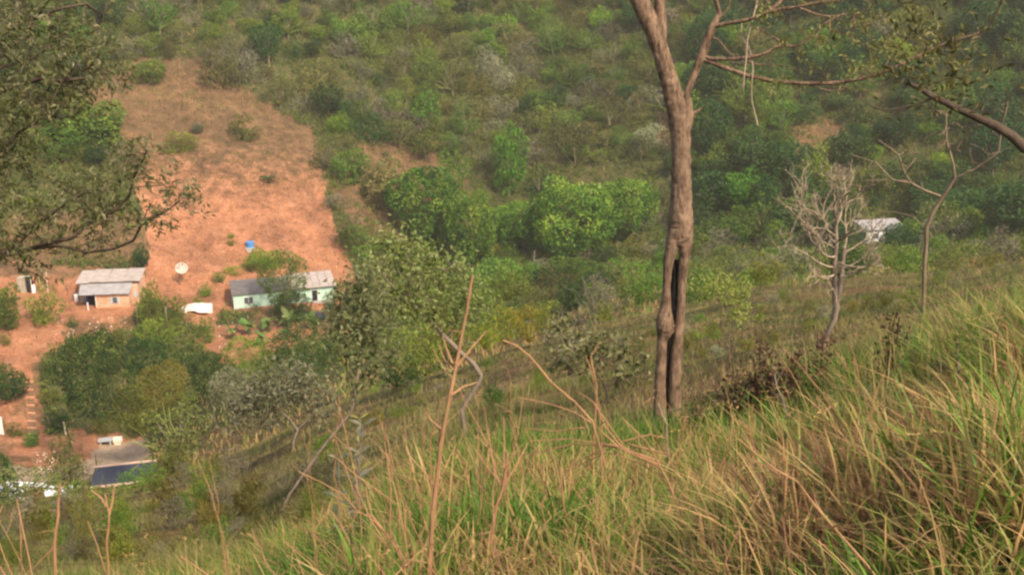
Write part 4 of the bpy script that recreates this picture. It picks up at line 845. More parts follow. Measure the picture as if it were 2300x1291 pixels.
MID = [ # name label cat u v ru rv kind mat R trunk
 ('rounded_tree','pale olive rounded tree up left of the mango row',868,412,58,48,'bushy','olive',None,'bark_grey'),
 ('upright_tree','dense bright green upright tree above the mango row',1143,358,46,82,'bushy','bright',None,'bark_grey'),
 ('soft_tree','soft green tree just above the second mango',1015,392,38,52,'ragged','mid',None,'bark_grey'),
 ('umbrella_tree','pale flat crowned tree with a forked white trunk above the biggest mango',1292,325,52,52,'umbrella','olive',None,'bark_pale'),
 ('small_tree','bluish green tree below the umbrella tree',1215,410,40,40,'ragged','dark',None,'bark_grey'),
 ('house_tree','spreading olive green tree in front of the mint house roof',638,625,62,66,'dense','mid',HR,'bark_grey'),
 ('house_tree','dark lower shrub at the foot of the tree before the mint house',655,690,52,36,'dense','dark',HR - .6,None),
 ('house_tree','dark bushy tree at the right end of the mint house',768,690,46,50,'dense','dark',None,None),
 ('big_tree','broad dark green tree below the brick hut',196,845,92,92,'dense','dark',140,None),
 ('olive_tree','rounded yellow olive tree beside the broad dark tree',366,872,62,66,'dense','yellow',132,None),
 ('dark_tree','dark tree between the brick hut and the olive tree',325,800,50,46,'dense','dark',150,None),
 ('dark_tree','dark rounded tree below the banana plants',470,835,68,52,'dense','dark',135,None),
 ('big_tree','large dark green tree below the mint house',690,780,88,66,'dense','dark',135,None),
 ('dark_tree','dull green tree below the large dark tree',560,800,60,48,'dense','mid',138,None),
 ('blue_green_tree','greyish blue tree behind the silver tree',520,872,52,48,'dense','silver',118,None),
 ('small_tree','ragged green tree above the red steps',92,685,38,42,'ragged','mid',None,'bark_dark'),
 ('small_tree','dark green tree at the left edge below the privy',14,690,36,52,'bushy','mid',None,'bark_dark'),
 ('small_tree','green rounded tree at the left edge beside the red steps',20,862,46,36,'bushy','dark',None,None),
 ('small_tree','small dark green tree above the brick hut roof',318,576,20,26,'bushy','dark',None,'bark_grey'),
 ('garden_bush','green bush on the strip right of the brick hut',335,690,34,58,'ragged','mid',None,None),
 ('garden_bush','leafy bush left of the pale sheet',385,700,38,34,'ragged','mid',None,None),
 ('garden_bush','yellowish grass clump bush on the fenced strip',350,745,46,34,'ragged','mid',None,None),
 ('garden_bush','small green tree right of the white container',468,735,20,36,'ragged','bright',None,None),
 ('bright_bush','bright green low bush beside the blue water tank',592,582,36,24,'bushy','bright',None,None),
 ('red_plot_bush','round green bush at the top of the red plot',336,160,34,27,'bushy','mid',None,None),
 ('red_plot_bush','darker bush standing just above the round one',340,103,28,24,'bushy','mid',None,None),
 ('red_plot_bush','low grey green bush in the middle of the red plot',400,320,38,22,'ragged','mid',None,None),
 ('red_plot_bush','small bluish bush right of the low grey green bush',444,288,14,12,'bushy','silver',None,None),
 ('red_plot_bush','dark olive bushes at the upper right corner of the red plot',500,155,54,42,'ragged','olive',None,None),
 ('red_plot_bush','leaning small tree with a thin pale trunk on the red plot',548,290,34,26,'ragged','mid',None,'bark_pale'),
 ('red_plot_bush','bright leafy patch bush at the left of the red plot',225,285,70,45,'bushy','mid',None,None),
 ('red_plot_bush','lower bright bush left of the red plot',150,315,60,42,'ragged','bright',None,None),
 ('bare_bush','small pale bare tree at the right edge of the red plot',727,345,26,36,'twiggy','grey',None,'bark_pale'),
 ('shade_tree','green grey tree low at the right of the red plot',790,520,36,40,'ragged','olive',None,None),
 ('valley_bush','dense green shrub in the dip below the second mango',1120,615,60,36,'bushy','mid',None,None),
 ('valley_bush','pale brown twiggy shrub in the valley below the mango row',1235,650,52,42,'ragged','olive',None,None),
 ('valley_bush','grey silver shrub right of the brown twiggy one',1345,668,46,48,'ragged','grey',None,None),
 ('valley_bush','dark green shrub between the brown and grey shrubs',1285,665,36,40,'bushy','dark',None,None),
 ('valley_bush','light green tree just left of the hollow trunk',1440,635,52,50,'ragged','bright',None,None),
 ('valley_bush','long dark hedge like shrub under the biggest mango',1290,600,70,26,'bushy','mid',None,None),
 ('valley_bush','dry brown shrub close to the left of the hollow trunk',1420,555,45,32,'ragged','olive',None,None),
 ('valley_bush','green shrub above the yellow flowers',1070,660,42,40,'ragged','mid',None,None),
 ('right_tree','bright green tree right of the white house',2160,500,48,44,'bushy','bright',None,None),
 ('right_tree','dark bush hiding the right end of the white house',2022,545,46,36,'ragged','dark',196,None),
 ('right_tree','leafy bush covering the right front of the white house',2018,540,36,30,'dense','dark',WR - 5,None),
 ('right_tree','low olive shrub before the white house wall',1975,560,34,20,'ragged','olive',WR - 6,None),
 ('right_tree','green tree beside the left corner of the white house',1922,525,24,34,'ragged','mid',WR - 2,None),
 ('right_tree','bright green tree in the dark wood right of the hollow trunk',1668,430,48,52,'bushy','bright',None,None),
 ('right_tree','rounded green tree low beside the hollow trunk',1600,520,46,36,'bushy','mid',None,None),
 ('right_tree','flat crowned dark green tree behind the bare pale tree',1790,490,80,44,'bushy','dark',None,None),
 ('right_tree','dark rounded tree high beside the hollow trunk',1600,290,50,60,'bushy','dark',None,None),
 ('right_tree','reddish brown shrub left of the bare pale tree',1712,600,40,30,'ragged','yellow',70,'bark_grey'),
 ('grey_tree','tangled grey green tree at the left lower slope',390,965,80,62,'ragged','olive',75,'bark_grey'),
 ('grey_tree','olive green bushy tree beside the tangled grey one',300,925,50,48,'ragged','yellow',110,None),
 ('low_tree','thin leaved tree in front of the sandy yard',150,1045,48,70,'ragged','olive',90,'bark_dark'),
 ('low_tree','dark round bush at the lower left edge',6,1075,34,60,'bushy','dark',100,None),
 ('low_tree','green bush in the corner of the red bank by the steps',72,985,22,18,'bushy','mid',None,None),
 ('low_tree','olive shrub right of the dark shed roof',385,1040,44,44,'ragged','yellow',72,None)]
for i, (nm, lab, u, v, ru, rv, kd, mt, R, tk) in enumerate(MID):
    by_px(nm, lab, 'shrub' if 'bush' in nm else 'tree', u, v, ru, rv, kd, mt, R, 100, tk, var=i)
for i, (u, v, ru, rv) in enumerate(((462, 652, 16, 14), (492, 622, 18, 11), (525, 607, 20, 9), (560, 598, 20, 9), (445, 672, 12, 12), (715, 628, 20, 10), (745, 636, 18, 10), (520, 545, 10, 7), (517, 530, 9, 6))):
    by_px('rim_bush', 'low green tuft along the rim of the earth cut behind the mint house', 'shrub', u, v, ru, rv, 'ragged', 'bright' if i < 5 else 'mid', None, 120, None, 'green tufts on the rim behind the mint house', var=i)
for i, (u, v, ru, rv, R) in enumerate(((1090, 745, 36, 42, 60), (1135, 730, 32, 46, 62), (1185, 725, 34, 44, 64), (1220, 715, 26, 38, 66), (1360, 695, 20, 26, 72))):
    by_px('flowering_shrub', ['green flowering shrub at the left of the yellow row', 'tall flowering shrub with bright yellow tips', 'bushy yellow flowering shrub in mid row', 'narrow yellow flowering shrub beside the grey shrub', 'small yellow flowering shrub near the hollow trunk'][i], 'shrub', u, v, ru, rv, 'ragged', 'flower', R, 40, None, 'yellow flowering shrubs on the slope', var=i)
for i, (u, v, ru, rv, R) in enumerate(((930, 790, 70, 62, 58), (1000, 770, 55, 50, 62), (890, 830, 45, 40, 52), (1110, 890, 22, 26, None), (1140, 640, 50, 36, 120))):
    by_px('slope_shrub', ['dense green shrub under the leaning tree crown', 'tall green shrub behind the crooked pale trunk', 'dark low shrub on the near slope edge', 'small dark round bush right of the crooked trunk', 'leafy shrub above the yellow flowering row'][i], 'shrub', u, v, ru, rv, 'ragged' if i != 3 else 'bushy', ('mid', 'yellow', 'dark', 'dark', 'mid')[i], R, 8, None, var=i + 2)

# ------------------------------------------------------------------ the shrubs of the far hillside, one object each
KINDS = [('olive', 'ragged', 'dull olive', 'shrub'), ('mid', 'bushy', 'green leafy', 'shrub'), ('grey', 'twiggy', 'bare grey twiggy', 'shrub'), ('olive', 'umbrella', 'olive flat topped', 'small_tree'), ('bright', 'bushy', 'bright green', 'shrub'), ('dark', 'ragged', 'dark green', 'shrub'), ('yellow', 'ragged', 'yellowish', 'shrub'), ('grey', 'ragged', 'grey brown', 'shrub'), ('mid', 'ragged', 'loose green', 'small_tree'), ('dark', 'bushy', 'dense dark green', 'small_tree'), ('silver', 'ragged', 'grey green', 'shrub')]
def hillside():
    rg = np.random.default_rng(2024); pts = []; rec = []; tries = 0
    while len(rec) < 560 and tries < 60000:
        tries += 1; th = rg.uniform(theta_of(-60), theta_of(2360)); R = math.sqrt(rg.uniform(200 ** 2, 345 ** 2)); x, y = R * math.sin(th), R * math.cos(th); z = float(height(x, y)); u, v = proj([x, y, z])
        if v < -40 or v > 590: continue
        red, mul, road = zones(np.array([x]), np.array([y]), np.array([z]))
        if red[0] > .03 or (v > 380 and u < 400) or inpoly(np.array([u]), np.array([v]), RED[0])[0]: continue
        cap = sum(KINDS[q[4]][3] == 'small_tree' for q in rec)
        if inpoly(np.array([u]), np.array([v]), [(820, 380), (1480, 370), (1490, 600), (820, 600)])[0]: continue
        if inpoly(np.array([u]), np.array([v]), MULCH[0])[0] or inpoly(np.array([u]), np.array([v]), MULCH[1])[0]: continue
        if inpoly(np.array([u]), np.array([v]), MULCH[2])[0] and rg.random() < .7: continue
        if inpoly(np.array([u]), np.array([v]), [(1900, 480), (2060, 480), (2060, 590), (1900, 590)])[0]: continue
        dark = u > 1540 + (v - 300) * .0 and v < 560
        wgt = [6, 3, 5, 4, 1.5, 2, 2, 5, 3, 1.2, 3] if v > 120 else [3, 6, 2.5, 2, 4, 2.5, 3, 2, 4, 2, 2]
        if dark: wgt = [2, 4, .6, .6, 3, 7, 1.5, .5, 5, 8, 1]
        if u < 260: wgt = [2, 5, .5, .5, 5, 3, 2, 1, 4, 2, 1]
        wgt = [q * (0 if cap >= 285 and KINDS[i][3] == 'small_tree' else 1.5 if KINDS[i][3] == 'small_tree' else 0 if len(rec) - cap >= 275 else 1) for i, q in enumerate(wgt)]
        if fbm(x / 22, y / 22, 91, 2) < -.12 and not dark and rg.random() < .8: continue
        k = rg.choice(len(KINDS), p=np.array(wgt) / sum(wgt)); r = rg.uniform(2.3, 5.2) * (1.15 if dark else 1.0)
        if KINDS[k][3] == 'small_tree': r *= 1.1
        if any((x - a) ** 2 + (y - b) ** 2 < (.52 * (r + c)) ** 2 for a, b, c in pts): continue
        pts.append((x, y, r)); rec.append((x, y, z, r, k, float(u), float(v)))
    return rec
rec = hillside()
def place_name(u, v):
    h = 'right of hollow trunk' if u > 1900 else 'just right of hollow trunk' if u > 1545 else 'left of hollow trunk' if u > 1130 else 'in mid hillside' if u > 740 else 'above the red plot' if u > 430 else 'at upper left'
    w = 'topmost slope' if v < 60 else 'top slope' if v < 130 else 'upper slope' if v < 230 else 'middle slope' if v < 360 else 'lower slope'
    return h, w
groups = {}
for r_ in rec:
    x, y, z, r, k, u, v = r_; h, w = place_name(u, v); groups.setdefault((k, h, w), []).append(r_)
ORD = ['leftmost', 'second from left', 'third from left', 'fourth from left', 'fifth from left', 'sixth from left', 'seventh from left', 'eighth from left', 'ninth from left', 'tenth from left', 'eleventh from left', 'twelfth from left', 'thirteenth from left', 'fourteenth from left', 'fifteenth from left']
for (k, h, w), rs in groups.items():
    rs.sort(key=lambda q: q[5]); mat, kind, adj, cat = KINDS[k]
    for n_, (x, y, z, r, _, u, v) in enumerate(rs):
        lab = f"{adj} {cat.replace('_', ' ')} on {w} {h}" + ('' if len(rs) == 1 else f", {ORD[min(n_, 14)]}")
        rz = r * rgP.uniform(.6, 1.05) if kind != 'umbrella' else r * .9
        tall = cat == 'small_tree'; hc = rz * (1.3 if tall else .62)
        nm = {'twiggy': 'bare_shrub', 'umbrella': 'flat_topped_tree'}.get(kind, 'hillside_tree' if tall else 'hillside_shrub')
        plant(nm, lab, cat.replace('_', ' '), (x, y, z), r, rz, hc, kind, mat, 'small trees on the far hillside' if tall else 'shrubs on the far hillside', ('bark_pale' if kind == 'umbrella' or rgP.random() < .3 else 'bark_grey') if tall else None, ry=r * rgP.uniform(.7, 1.25))

# --- low scrub and dry grass covering the far hillside (uncountable)
def far_cover():
    rg = np.random.default_rng(8); n = 62000; th = rg.uniform(theta_of(-80), theta_of(2400), n); R = np.sqrt(rg.uniform(150 ** 2, 350 ** 2, n)); x, y = R * np.sin(th), R * np.cos(th); z = height(x, y); red, mul, road = zones(x, y, z); u, v = proj(np.stack([x, y, z], 1))
    dens = np.where(u > 1540, 1., np.where(v < 150, 1., .8)); dens = np.where(u < 300, .9, dens); dens = np.where(mul > .5, dens * .25, dens)
    plot_ = inpoly(u, v, RED[0]); keep = (red < .05) & (road < .05) & ~plot_ & (rg.random(n) < dens * np.clip(.55 + 2.2 * fbm(x / 12, y / 12, 71, 2), .1, 1.2))
    for c, L_, W_ in ((GC, GL / 2 + 2.5, GW / 2 + 2), (bh0[:2] + BN * 3, BL / 2 + 7, 6), (wh0[:2], 12, 9)): keep &= ~((np.abs(x - c[0]) < L_) & (np.abs(y - c[1]) < W_))
    x, y, z, u, v, R = (q[keep] for q in (x, y, z, u, v, R)); n = len(x); k = 32; rr = rg.uniform(.6, 2.1, n) * np.where(u > 1540, 1.25, 1.)
    d = rg.normal(size=(n, k, 3)); d /= np.linalg.norm(d, axis=2, keepdims=True); d[..., 2] = np.abs(d[..., 2]) * 1.1
    P = np.stack([x, y, z], 1)[:, None] + d * rr[:, None, None] * rg.uniform(.4, 1, (n, k, 1)); b = np.clip(.15 + .9 * vnoise(x / 4, y / 4, 3) * rg.uniform(.5, 1.1, n), 0, 1)[:, None] * .85
    D = rg.normal(size=(n, k, 3)) + [0, 0, .4]; l = (rg.uniform(.25, .6, (n, k))).ravel(); rnd = np.clip(b + rg.normal(size=(n, k)) * .15 + .15, 0, 1)
    tag(MB().leaves(P.reshape(-1, 3), D.reshape(-1, 3), (d + rg.normal(size=(n, k, 3)) * .5).reshape(-1, 3), l, l * .55, rnd.ravel()).build('undergrowth', M['scrub']), 'low green undergrowth between the shrubs of the far hillside', 'undergrowth', None, 'stuff')
    n = 60000; th = rg.uniform(theta_of(-80), theta_of(2400), n); R = np.sqrt(rg.uniform(100 ** 2, 340 ** 2, n)); x, y = R * np.sin(th), R * np.cos(th); z = height(x, y); red, mul, road = zones(x, y, z)
    keep = (red < .9) & (road < .05) & (rg.random(n) < np.where(red > .05, .2, .9))
    for c, L_, W_ in ((GC, GL / 2 + 1.5, GW / 2 + 1), (bh0[:2] + BN * 3, BL / 2 + 6, 5), (wh0[:2], 11, 8), (sh0[:2], 8, 7)): keep &= ~((np.abs(x - c[0]) < L_) & (np.abs(y - c[1]) < W_))
    x, y, z, mul = x[keep], y[keep], z[keep], mul[keep]; n = len(x)
    rnd = np.clip(rg.normal(.62, .2, n) - .25 * (vnoise(x / 10, y / 10, 5) > .55) + .1 * (mul > .5), 0, 1)
    tag(MB().blades(np.stack([x, y, z - .05], 1), rg.uniform(.4, 1.5, n) * np.where(red[keep] > .05, .5, 1.), rg.uniform(.1, .25, n), rg.uniform(0, 6.28, n), rg.uniform(.1, .7, n), 2, rnd).build('dry_grass', M['grass']), 'dry straw coloured grass between the shrubs of the far hillside', 'grass', None, 'stuff')
far_cover()
def plot_cover():
    rg = np.random.default_rng(18); n = 60000; th = rg.uniform(theta_of(120), theta_of(860), n); R = np.sqrt(rg.uniform(185 ** 2, 310 ** 2, n)); x, y = R * np.sin(th), R * np.cos(th); z = height(x, y); u, v = proj(np.stack([x, y, z], 1)); keep = inpoly(u, v, RED[0]) & (rg.random(n) < np.clip(.55 + 2.6 * fbm(x / 5, y / 5, 77, 3), .04, 1) * np.clip(1.15 - (v - 200) / 600, .3, 1))
    for p in PATHS: keep &= ~near_path(u, v, p, 6)
    for c, L_, W_ in ((GC, GL / 2 + 1.5, GW / 2 + 1), (bh0[:2] + BN * 3, BL / 2 + 6, 5)): keep &= ~((np.abs(x - c[0]) < L_) & (np.abs(y - c[1]) < W_))
    x, y, z, v = x[keep], y[keep], z[keep], v[keep]; n = len(x); g = rg.random(n) < .05
    tag(MB().blades(np.stack([x, y, z - .03], 1), rg.uniform(.12, .5, n) * (1 + .6 * g), rg.uniform(.07, .26, n), rg.uniform(0, 6.28, n), rg.uniform(.4, 1.8, n), 2, np.where(g, .98, rg.uniform(0, .66, n))).build('stubble', M['plot']), 'dry stubble and clods scattered over the cleared red plot', 'stubble', None, 'stuff')
plot_cover()

# ------------------------------------------------------------------ banana plants, palm
def banana(u, v, s, label, seed, kind='banana'):
    rg = np.random.default_rng(seed); p = hit(u, v, 110); t = empty('banana_plant', p); tag(t, label, 'banana plant', 'banana plants in front of the mint house')
    MB().tube([p - [0, 0, .3], p + [0, 0, s * .5]], [.16 * s / 2, .1 * s / 2], 7).build('stem', M['banana'], t, p)
    for k in range(8):
        a = k * 2.4 + rg.uniform(0, .6); up = rg.uniform(.5, 1.3); ln = s * rg.uniform(.55, .85); mb = MB(); V = []; n = 6
        for i in range(n + 1):
            q = i / n; r = ln * q * .75; z = s * .48 + up * ln * q * .9 - ln * 1.0 * q * q * (1.1 - up * .5); c = p + np.array([math.cos(a) * r, math.sin(a) * r, z]); w = .16 * s * math.sin(math.pi * min(q * .93 + .07, 1)) ** .7; sd_ = np.array([-math.sin(a), math.cos(a), -.25]) * w
            V += [c - sd_, c + [0, 0, .03], c + sd_ * [1, 1, 1]]
        F = [(3 * i + j, 3 * i + j + 1, 3 * i + 4 + j, 3 * i + 3 + j) for i in range(n) for j in (0, 1)]
        mb.add(V, F, rg.uniform(.2, 1)).build('leaf', M['banana'], t, p)
for i, (u, v, s, l) in enumerate(((560, 752, 3.0, 'banana plant at the left corner of the mint house'), (605, 745, 3.4, 'banana plant under the window of the mint house'), (650, 735, 3.2, 'banana plant beside the tree of the mint house'), (525, 760, 2.6, 'small banana plant beside the white container'), (700, 740, 3.0, 'yellowish banana plant before the right door'), (590, 775, 2.7, 'lower banana plant in the middle of the clump'), (640, 765, 2.6, 'lower banana plant at the right of the clump'))): banana(u, v, s, l, 40 + i)
def palm(u, v, s, label, seed=3):
    rg = np.random.default_rng(seed); p = hit(u, v, 150); t = empty('palm', p); tag(t, label, 'palm'); MB().tube([p - [0, 0, .3], p + [0, 0, s * .25]], [.3, .26], 8).build('trunk', M['bark_dark'], t, p)
    lf = MB()
    for k in range(15):
        a = k * 2.4; up = rg.uniform(.3, 1.6); ln = s * rg.uniform(.7, 1)
        n = 12
        for i in range(2, n):
            q = i / n; c = p + np.array([math.cos(a) * ln * q * .7, math.sin(a) * ln * q * .7, s * .25 + up * ln * q * .7 - ln * .8 * q * q]); sdv = np.array([-math.sin(a), math.cos(a), 0])
            for sg in (-1, 1): lf.leaves(c[None], (sdv * sg + [math.cos(a) * .6, math.sin(a) * .6, -.2])[None], np.array([[0, 0, 1.]]), np.array([.8 * s * .3 * (1 - q * .5)]), .14, np.array([rg.uniform(.2, .9)]))
    lf.build('crown', M['dark'], t, p)
palm(604, 412, 3.6, 'small palm alone in the middle of the red plot')

# ------------------------------------------------------------------ grass of the near slope
def near_grass():
    rg = np.random.default_rng(99)
    def straw(x, y, u, v):
        s = .35 + 1.8 * fbm(x / 1.3, y / 1.3, 12, 3) + .25 * fbm(x / 5, y / 5, 45, 2)
        for cu, cv, ru, rv, a in ((1190, 1040, 170, 70, -.18), (1750, 920, 260, 110, -.3), (1450, 1200, 150, 120, .12), (2150, 1180, 250, 130, .15), (1250, 1130, 200, 60, .12), (950, 1200, 200, 100, .15), (2080, 790, 190, 130, -.3), (1020, 1010, 120, 60, -.1), (1870, 1225, 150, 85, .5), (1500, 1050, 120, 60, -.1)):
            s = s + a * np.exp(-((u - cu) / ru) ** 2 - ((v - cv) / rv) ** 2)
        return s
    # tussocks close by
    n = 5200; R = rg.uniform(1.8, 10.5, n); th = rg.uniform(theta_of(-150), theta_of(2480), n); x, y = R * np.sin(th), R * np.cos(th); z = height(x, y); u, v = proj(np.stack([x, y, z], 1))
    bare = np.exp(-((u - 1870) / 170) ** 2 - ((v - 1220) / 95) ** 2) + .9 * ((u < 760) & (R < 4)) ; keep = rg.random(n) > bare * .85
    keep &= ~((np.abs(u - 1500) < 60) & (R < 7.2) & (R > 5.5) & (rg.random(n) < .6))
    x, y, z, u, v, R = (q[keep] for q in (x, y, z, u, v, R)); n = len(x); k = 22; hh = rg.uniform(.13, .33, n) * (1 + .3 * (u > 1750)) * np.where(R < 2.6, .8, 1); hh *= np.where(u < 800, .85, 1) * (.45 + 1.15 * vnoise(x / .6, y / .6, 88))
    st = straw(x, y, u, v) + rg.normal(size=n) * .17
    a = rg.uniform(0, 6.28, (n, k)); rad_ = rg.uniform(0, .13, (n, k)); P = np.stack([x[:, None] + np.cos(a) * rad_, y[:, None] + np.sin(a) * rad_, np.repeat(z[:, None] - .03, k, 1)], 2).reshape(-1, 3)
    Ht = (hh[:, None] * rg.uniform(.45, 1.25, (n, k))).ravel(); rnd = np.clip(st[:, None] + rg.normal(size=(n, k)) * .28, 0, 1).ravel()
    lean = (a + rg.normal(size=(n, k)) * .7).ravel(); bend = rg.beta(1.5, 2.3, (n, k)).ravel() * 1.45
    tag(MB().blades(P, Ht, (.004 + .021 * rg.beta(1.2, 3.0, n * k)), lean, bend, 5, rnd).build('tall_grass', M['grass']), 'tall green and straw grass of the near hillside brow', 'grass', None, 'stuff')
    # thatch lying close to the ground
    n = 60000; R = rg.uniform(1.6, 10, n); th = rg.uniform(theta_of(-150), theta_of(2480), n); x, y = R * np.sin(th), R * np.cos(th); z = height(x, y); u, v = proj(np.stack([x, y, z], 1))
    rnd = np.clip(straw(x, y, u, v) + .18 + rg.normal(size=n) * .22, 0, 1)
    tag(MB().blades(np.stack([x, y, z - .01], 1), rg.uniform(.07, .24, n), rg.uniform(.003, .008, n), rg.uniform(0, 6.28, n), rg.uniform(.5, 1.8, n), 3, rnd).build('thatch', M['grass']), 'dry matted grass lying under the tall grass', 'grass', None, 'stuff')
    n = 560; R = rg.uniform(2.0, 6.5, n); th = rg.uniform(theta_of(-100), theta_of(2400), n); x, y = R * np.sin(th), R * np.cos(th); z = height(x, y); keep = rg.random(n) < np.clip(.4 + 2 * fbm(x / .8, y / .8, 66, 2), .05, 1)
    x, y, z = x[keep], y[keep], z[keep]; n = len(x); Ht = rg.uniform(.28, .62, n); ln = rg.normal(2.6, 1.2, n); bd = rg.uniform(.15, .7, n); mb = MB()
    mb.blades(np.stack([x, y, z - .02], 1), Ht, rg.uniform(.0055, .0085, n), ln, bd, 6, np.clip(rg.normal(.74, .07, n), .55, .86))
    tip = np.stack([x, y, z - .02], 1) + np.outer(Ht * (1 - .35 * bd), [0, 0, 1]) + np.stack([np.cos(ln), np.sin(ln), np.zeros(n)], 1) * (Ht * bd)[:, None]; k = 9; dn = np.stack([np.cos(ln) * .9, np.sin(ln) * .9, -.25 * np.ones(n)], 1)
    P = np.repeat(tip, k, 0) - np.repeat(dn, k, 0) * np.tile(np.linspace(0, .09, k), n)[:, None]; q = n * k; lf_ = rg.uniform(.009, .018, q); mb.leaves(P, np.repeat(dn, k, 0) + rg.normal(size=(q, 3)) * .5, rg.normal(size=(q, 3)), lf_, lf_ * .35, np.clip(rg.normal(.76, .06, q), .6, .88))
    tag(mb.build('seeding_grass', M['grass']), 'tall straw grass stems with drooping seed heads above the green blades', 'grass', None, 'stuff')
    # the slope running down into the valley
    n = 230000; R = np.exp(rg.uniform(math.log(9), math.log(125), n)); th = rg.uniform(theta_of(-80), theta_of(2380), n); x, y = R * np.sin(th), R * np.cos(th); z = height(x, y); u, v = proj(np.stack([x, y, z], 1))
    cl = np.clip(.5 + 1.6 * fbm(x / 2.5, y / 2.5, 61, 2), .15, 1.1); keep = rg.random(n) < cl; x, y, z, R, u, v = (q[keep] for q in (x, y, z, R, u, v)); n = len(x)
    rnd = np.clip(.36 + 1.1 * fbm(x / 3, y / 3, 51, 3) + rg.normal(size=n) * .18, 0, .95)
    Ht = rg.uniform(.08, .30, n) * (.6 + 1.1 * vnoise(x / 1.2, y / 1.2, 17) ** 2) * np.clip(.8 + R / 90, 1, 1.8); Wd = np.clip(R * .00065, .006, .034) * rg.uniform(.6, 1.3, n)
    tag(MB().blades(np.stack([x, y, z - .04], 1), Ht, Wd, rg.uniform(0, 6.28, n), rg.uniform(.1, .9, n), 2, rnd).build('slope_grass', M['slope']), 'dull olive grass covering the slope down to the valley', 'grass', None, 'stuff')
near_grass()

# ------------------------------------------------------------------ dry stalks, weeds, saplings, dead ferns
def stalk(path, w0, w1, R, label, forks=(), group='dry brown stalks standing in the near grass', mat='straw', name='dry_stalk', fw=None):
    g = at(path[0][0], path[0][1], R); g[2] = min(g[2], float(height(g[0], g[1]))) ; K = R * 1.02 / FPX / 2
    mb = MB(); pts = [g] + [at(u, v, R) for u, v in path[1:]]; n = len(pts)
    def ds(p):
        p = np.array(p); s = np.arange(len(p)); q = np.linspace(0, len(p) - 1, (len(p) - 1) * 4 + 1); return np.stack([np.interp(q, s, p[:, k]) for k in range(3)], 1)
    rg = np.random.default_rng(int(abs(path[0][0]) * 7 + path[-1][1]) % 9999); d = ds(pts); d[1:-1] += rg.normal(size=(len(d) - 2, 3)) * .9 * K
    mb.tube(d, np.linspace(w0, w1, len(d)) * K, 6, rough=.08)
    for _k in range(3, len(d) - 2, 3):
        e = rg.normal(size=3) * [1, 1, .3] + [0, 0, .7]; e /= np.linalg.norm(e); q = d[_k] + np.outer(np.linspace(0, rg.uniform(18, 46) * K * 2, 4), e) + rg.normal(size=(4, 3)) * K; q[0] = d[_k]; mb.tube(q, np.linspace(w1 * .35, w1 * .15, 4) * K, 4)
    for f_ in forks:
        q = ds([at(u, v, R + .03 * i) for i, (u, v) in enumerate(f_)]); mb.tube(q, np.linspace((fw or w1), (fw or w1) * .45, len(q)) * K, 5, rough=.06)
    return tag(mb.build(name, M[mat], None, g), label, 'stalk', group)
stalk([(955, 1330), (975, 1130), (990, 1000), (1010, 890), (1030, 790), (1048, 700), (1062, 618)], 13, 6, 3.1, 'tallest orange brown dry stalk with side shoots in the centre', [[(1020, 831), (1000, 810), (985, 775)], [(1016, 815), (1004, 785), (994, 755)], [(1026, 823), (1060, 780), (1093, 743)], [(1010, 890), (1040, 868), (1072, 858)], [(995, 965), (970, 945), (957, 925)], [(988, 1010), (985, 940), (988, 890)]], fw=6)
stalk([(1092, 1330), (1106, 1188), (1115, 1136), (1130, 1094), (1137, 1050), (1138, 1014)], 11, 5, 3.4, 'three pronged dry stalk right of the tallest one', [[(1130, 1094), (1111, 1063), (1104, 1020), (1097, 962)], [(1132, 1090), (1160, 1045), (1186, 993)], [(1100, 1245), (1080, 1240), (1050, 1205)]], fw=6)
stalk([(1300, 1330), (1280, 1200), (1265, 1130), (1258, 1050)], 7, 4, 3.6, 'dry stalk with a kinked top below the fallen twigs', [[(1268, 1150), (1300, 1170), (1295, 1220)]], fw=3)
stalk([(232, 1330), (240, 1220), (246, 1160), (236, 1110)], 6, 4, 4.2, 'forked brown stalk before the dark shed roof', [[(244, 1160), (252, 1130), (258, 1085)], [(240, 1135), (225, 1115), (205, 1100)]], fw=6)
stalk([(100, 1330), (122, 1220), (130, 1160), (133, 1100), (134, 1085)], 8, 5, 4.2, 'thick pale stalk with a green tip at the lower left', [[(120, 1230), (90, 1260), (60, 1290)]], fw=5)
stalk([(1560, 1330), (1530, 1150), (1490, 1060), (1450, 990), (1400, 940)], 5, 3, 3.6, 'thin dry stalk leaning left below the hollow tree')
stalk([(1960, 1330), (1945, 1200), (1930, 1130), (1915, 1080), (1908, 1045)], 7, 4, 2.9, 'curved orange stalk over the bare brown patch')
stalk([(1832, 1330), (1828, 1240), (1818, 1160), (1803, 1105)], 7, 4, 2.9, 'bent red brown stalk left of the bare patch', [[(1826, 1210), (1835, 1180)]])
stalk([(1790, 960), (1760, 900), (1745, 870), (1740, 840)], 4, 3, 5.5, 'thin brown twig standing before the dead ferns', mat='twig_grey')
stalk([(1478, 905), (1486, 930), (1497, 950), (1508, 1000)][::-1], 6, 4, 5.6, 'short pale stick leaning on the foot of the hollow trunk', mat='bark_pale')
stalk([(1330, 920), (1340, 870), (1327, 800), (1345, 770)], 5, 3, 5.2, 'wavy pale twig in front of the gnarled shrub')
stalk([(1395, 1010), (1330, 945), (1289, 900), (1240, 860), (1190, 800), (1160, 775), (1130, 764)], 6, 4, 4.6, 'long arching dry twig reaching left from the fallen brush')
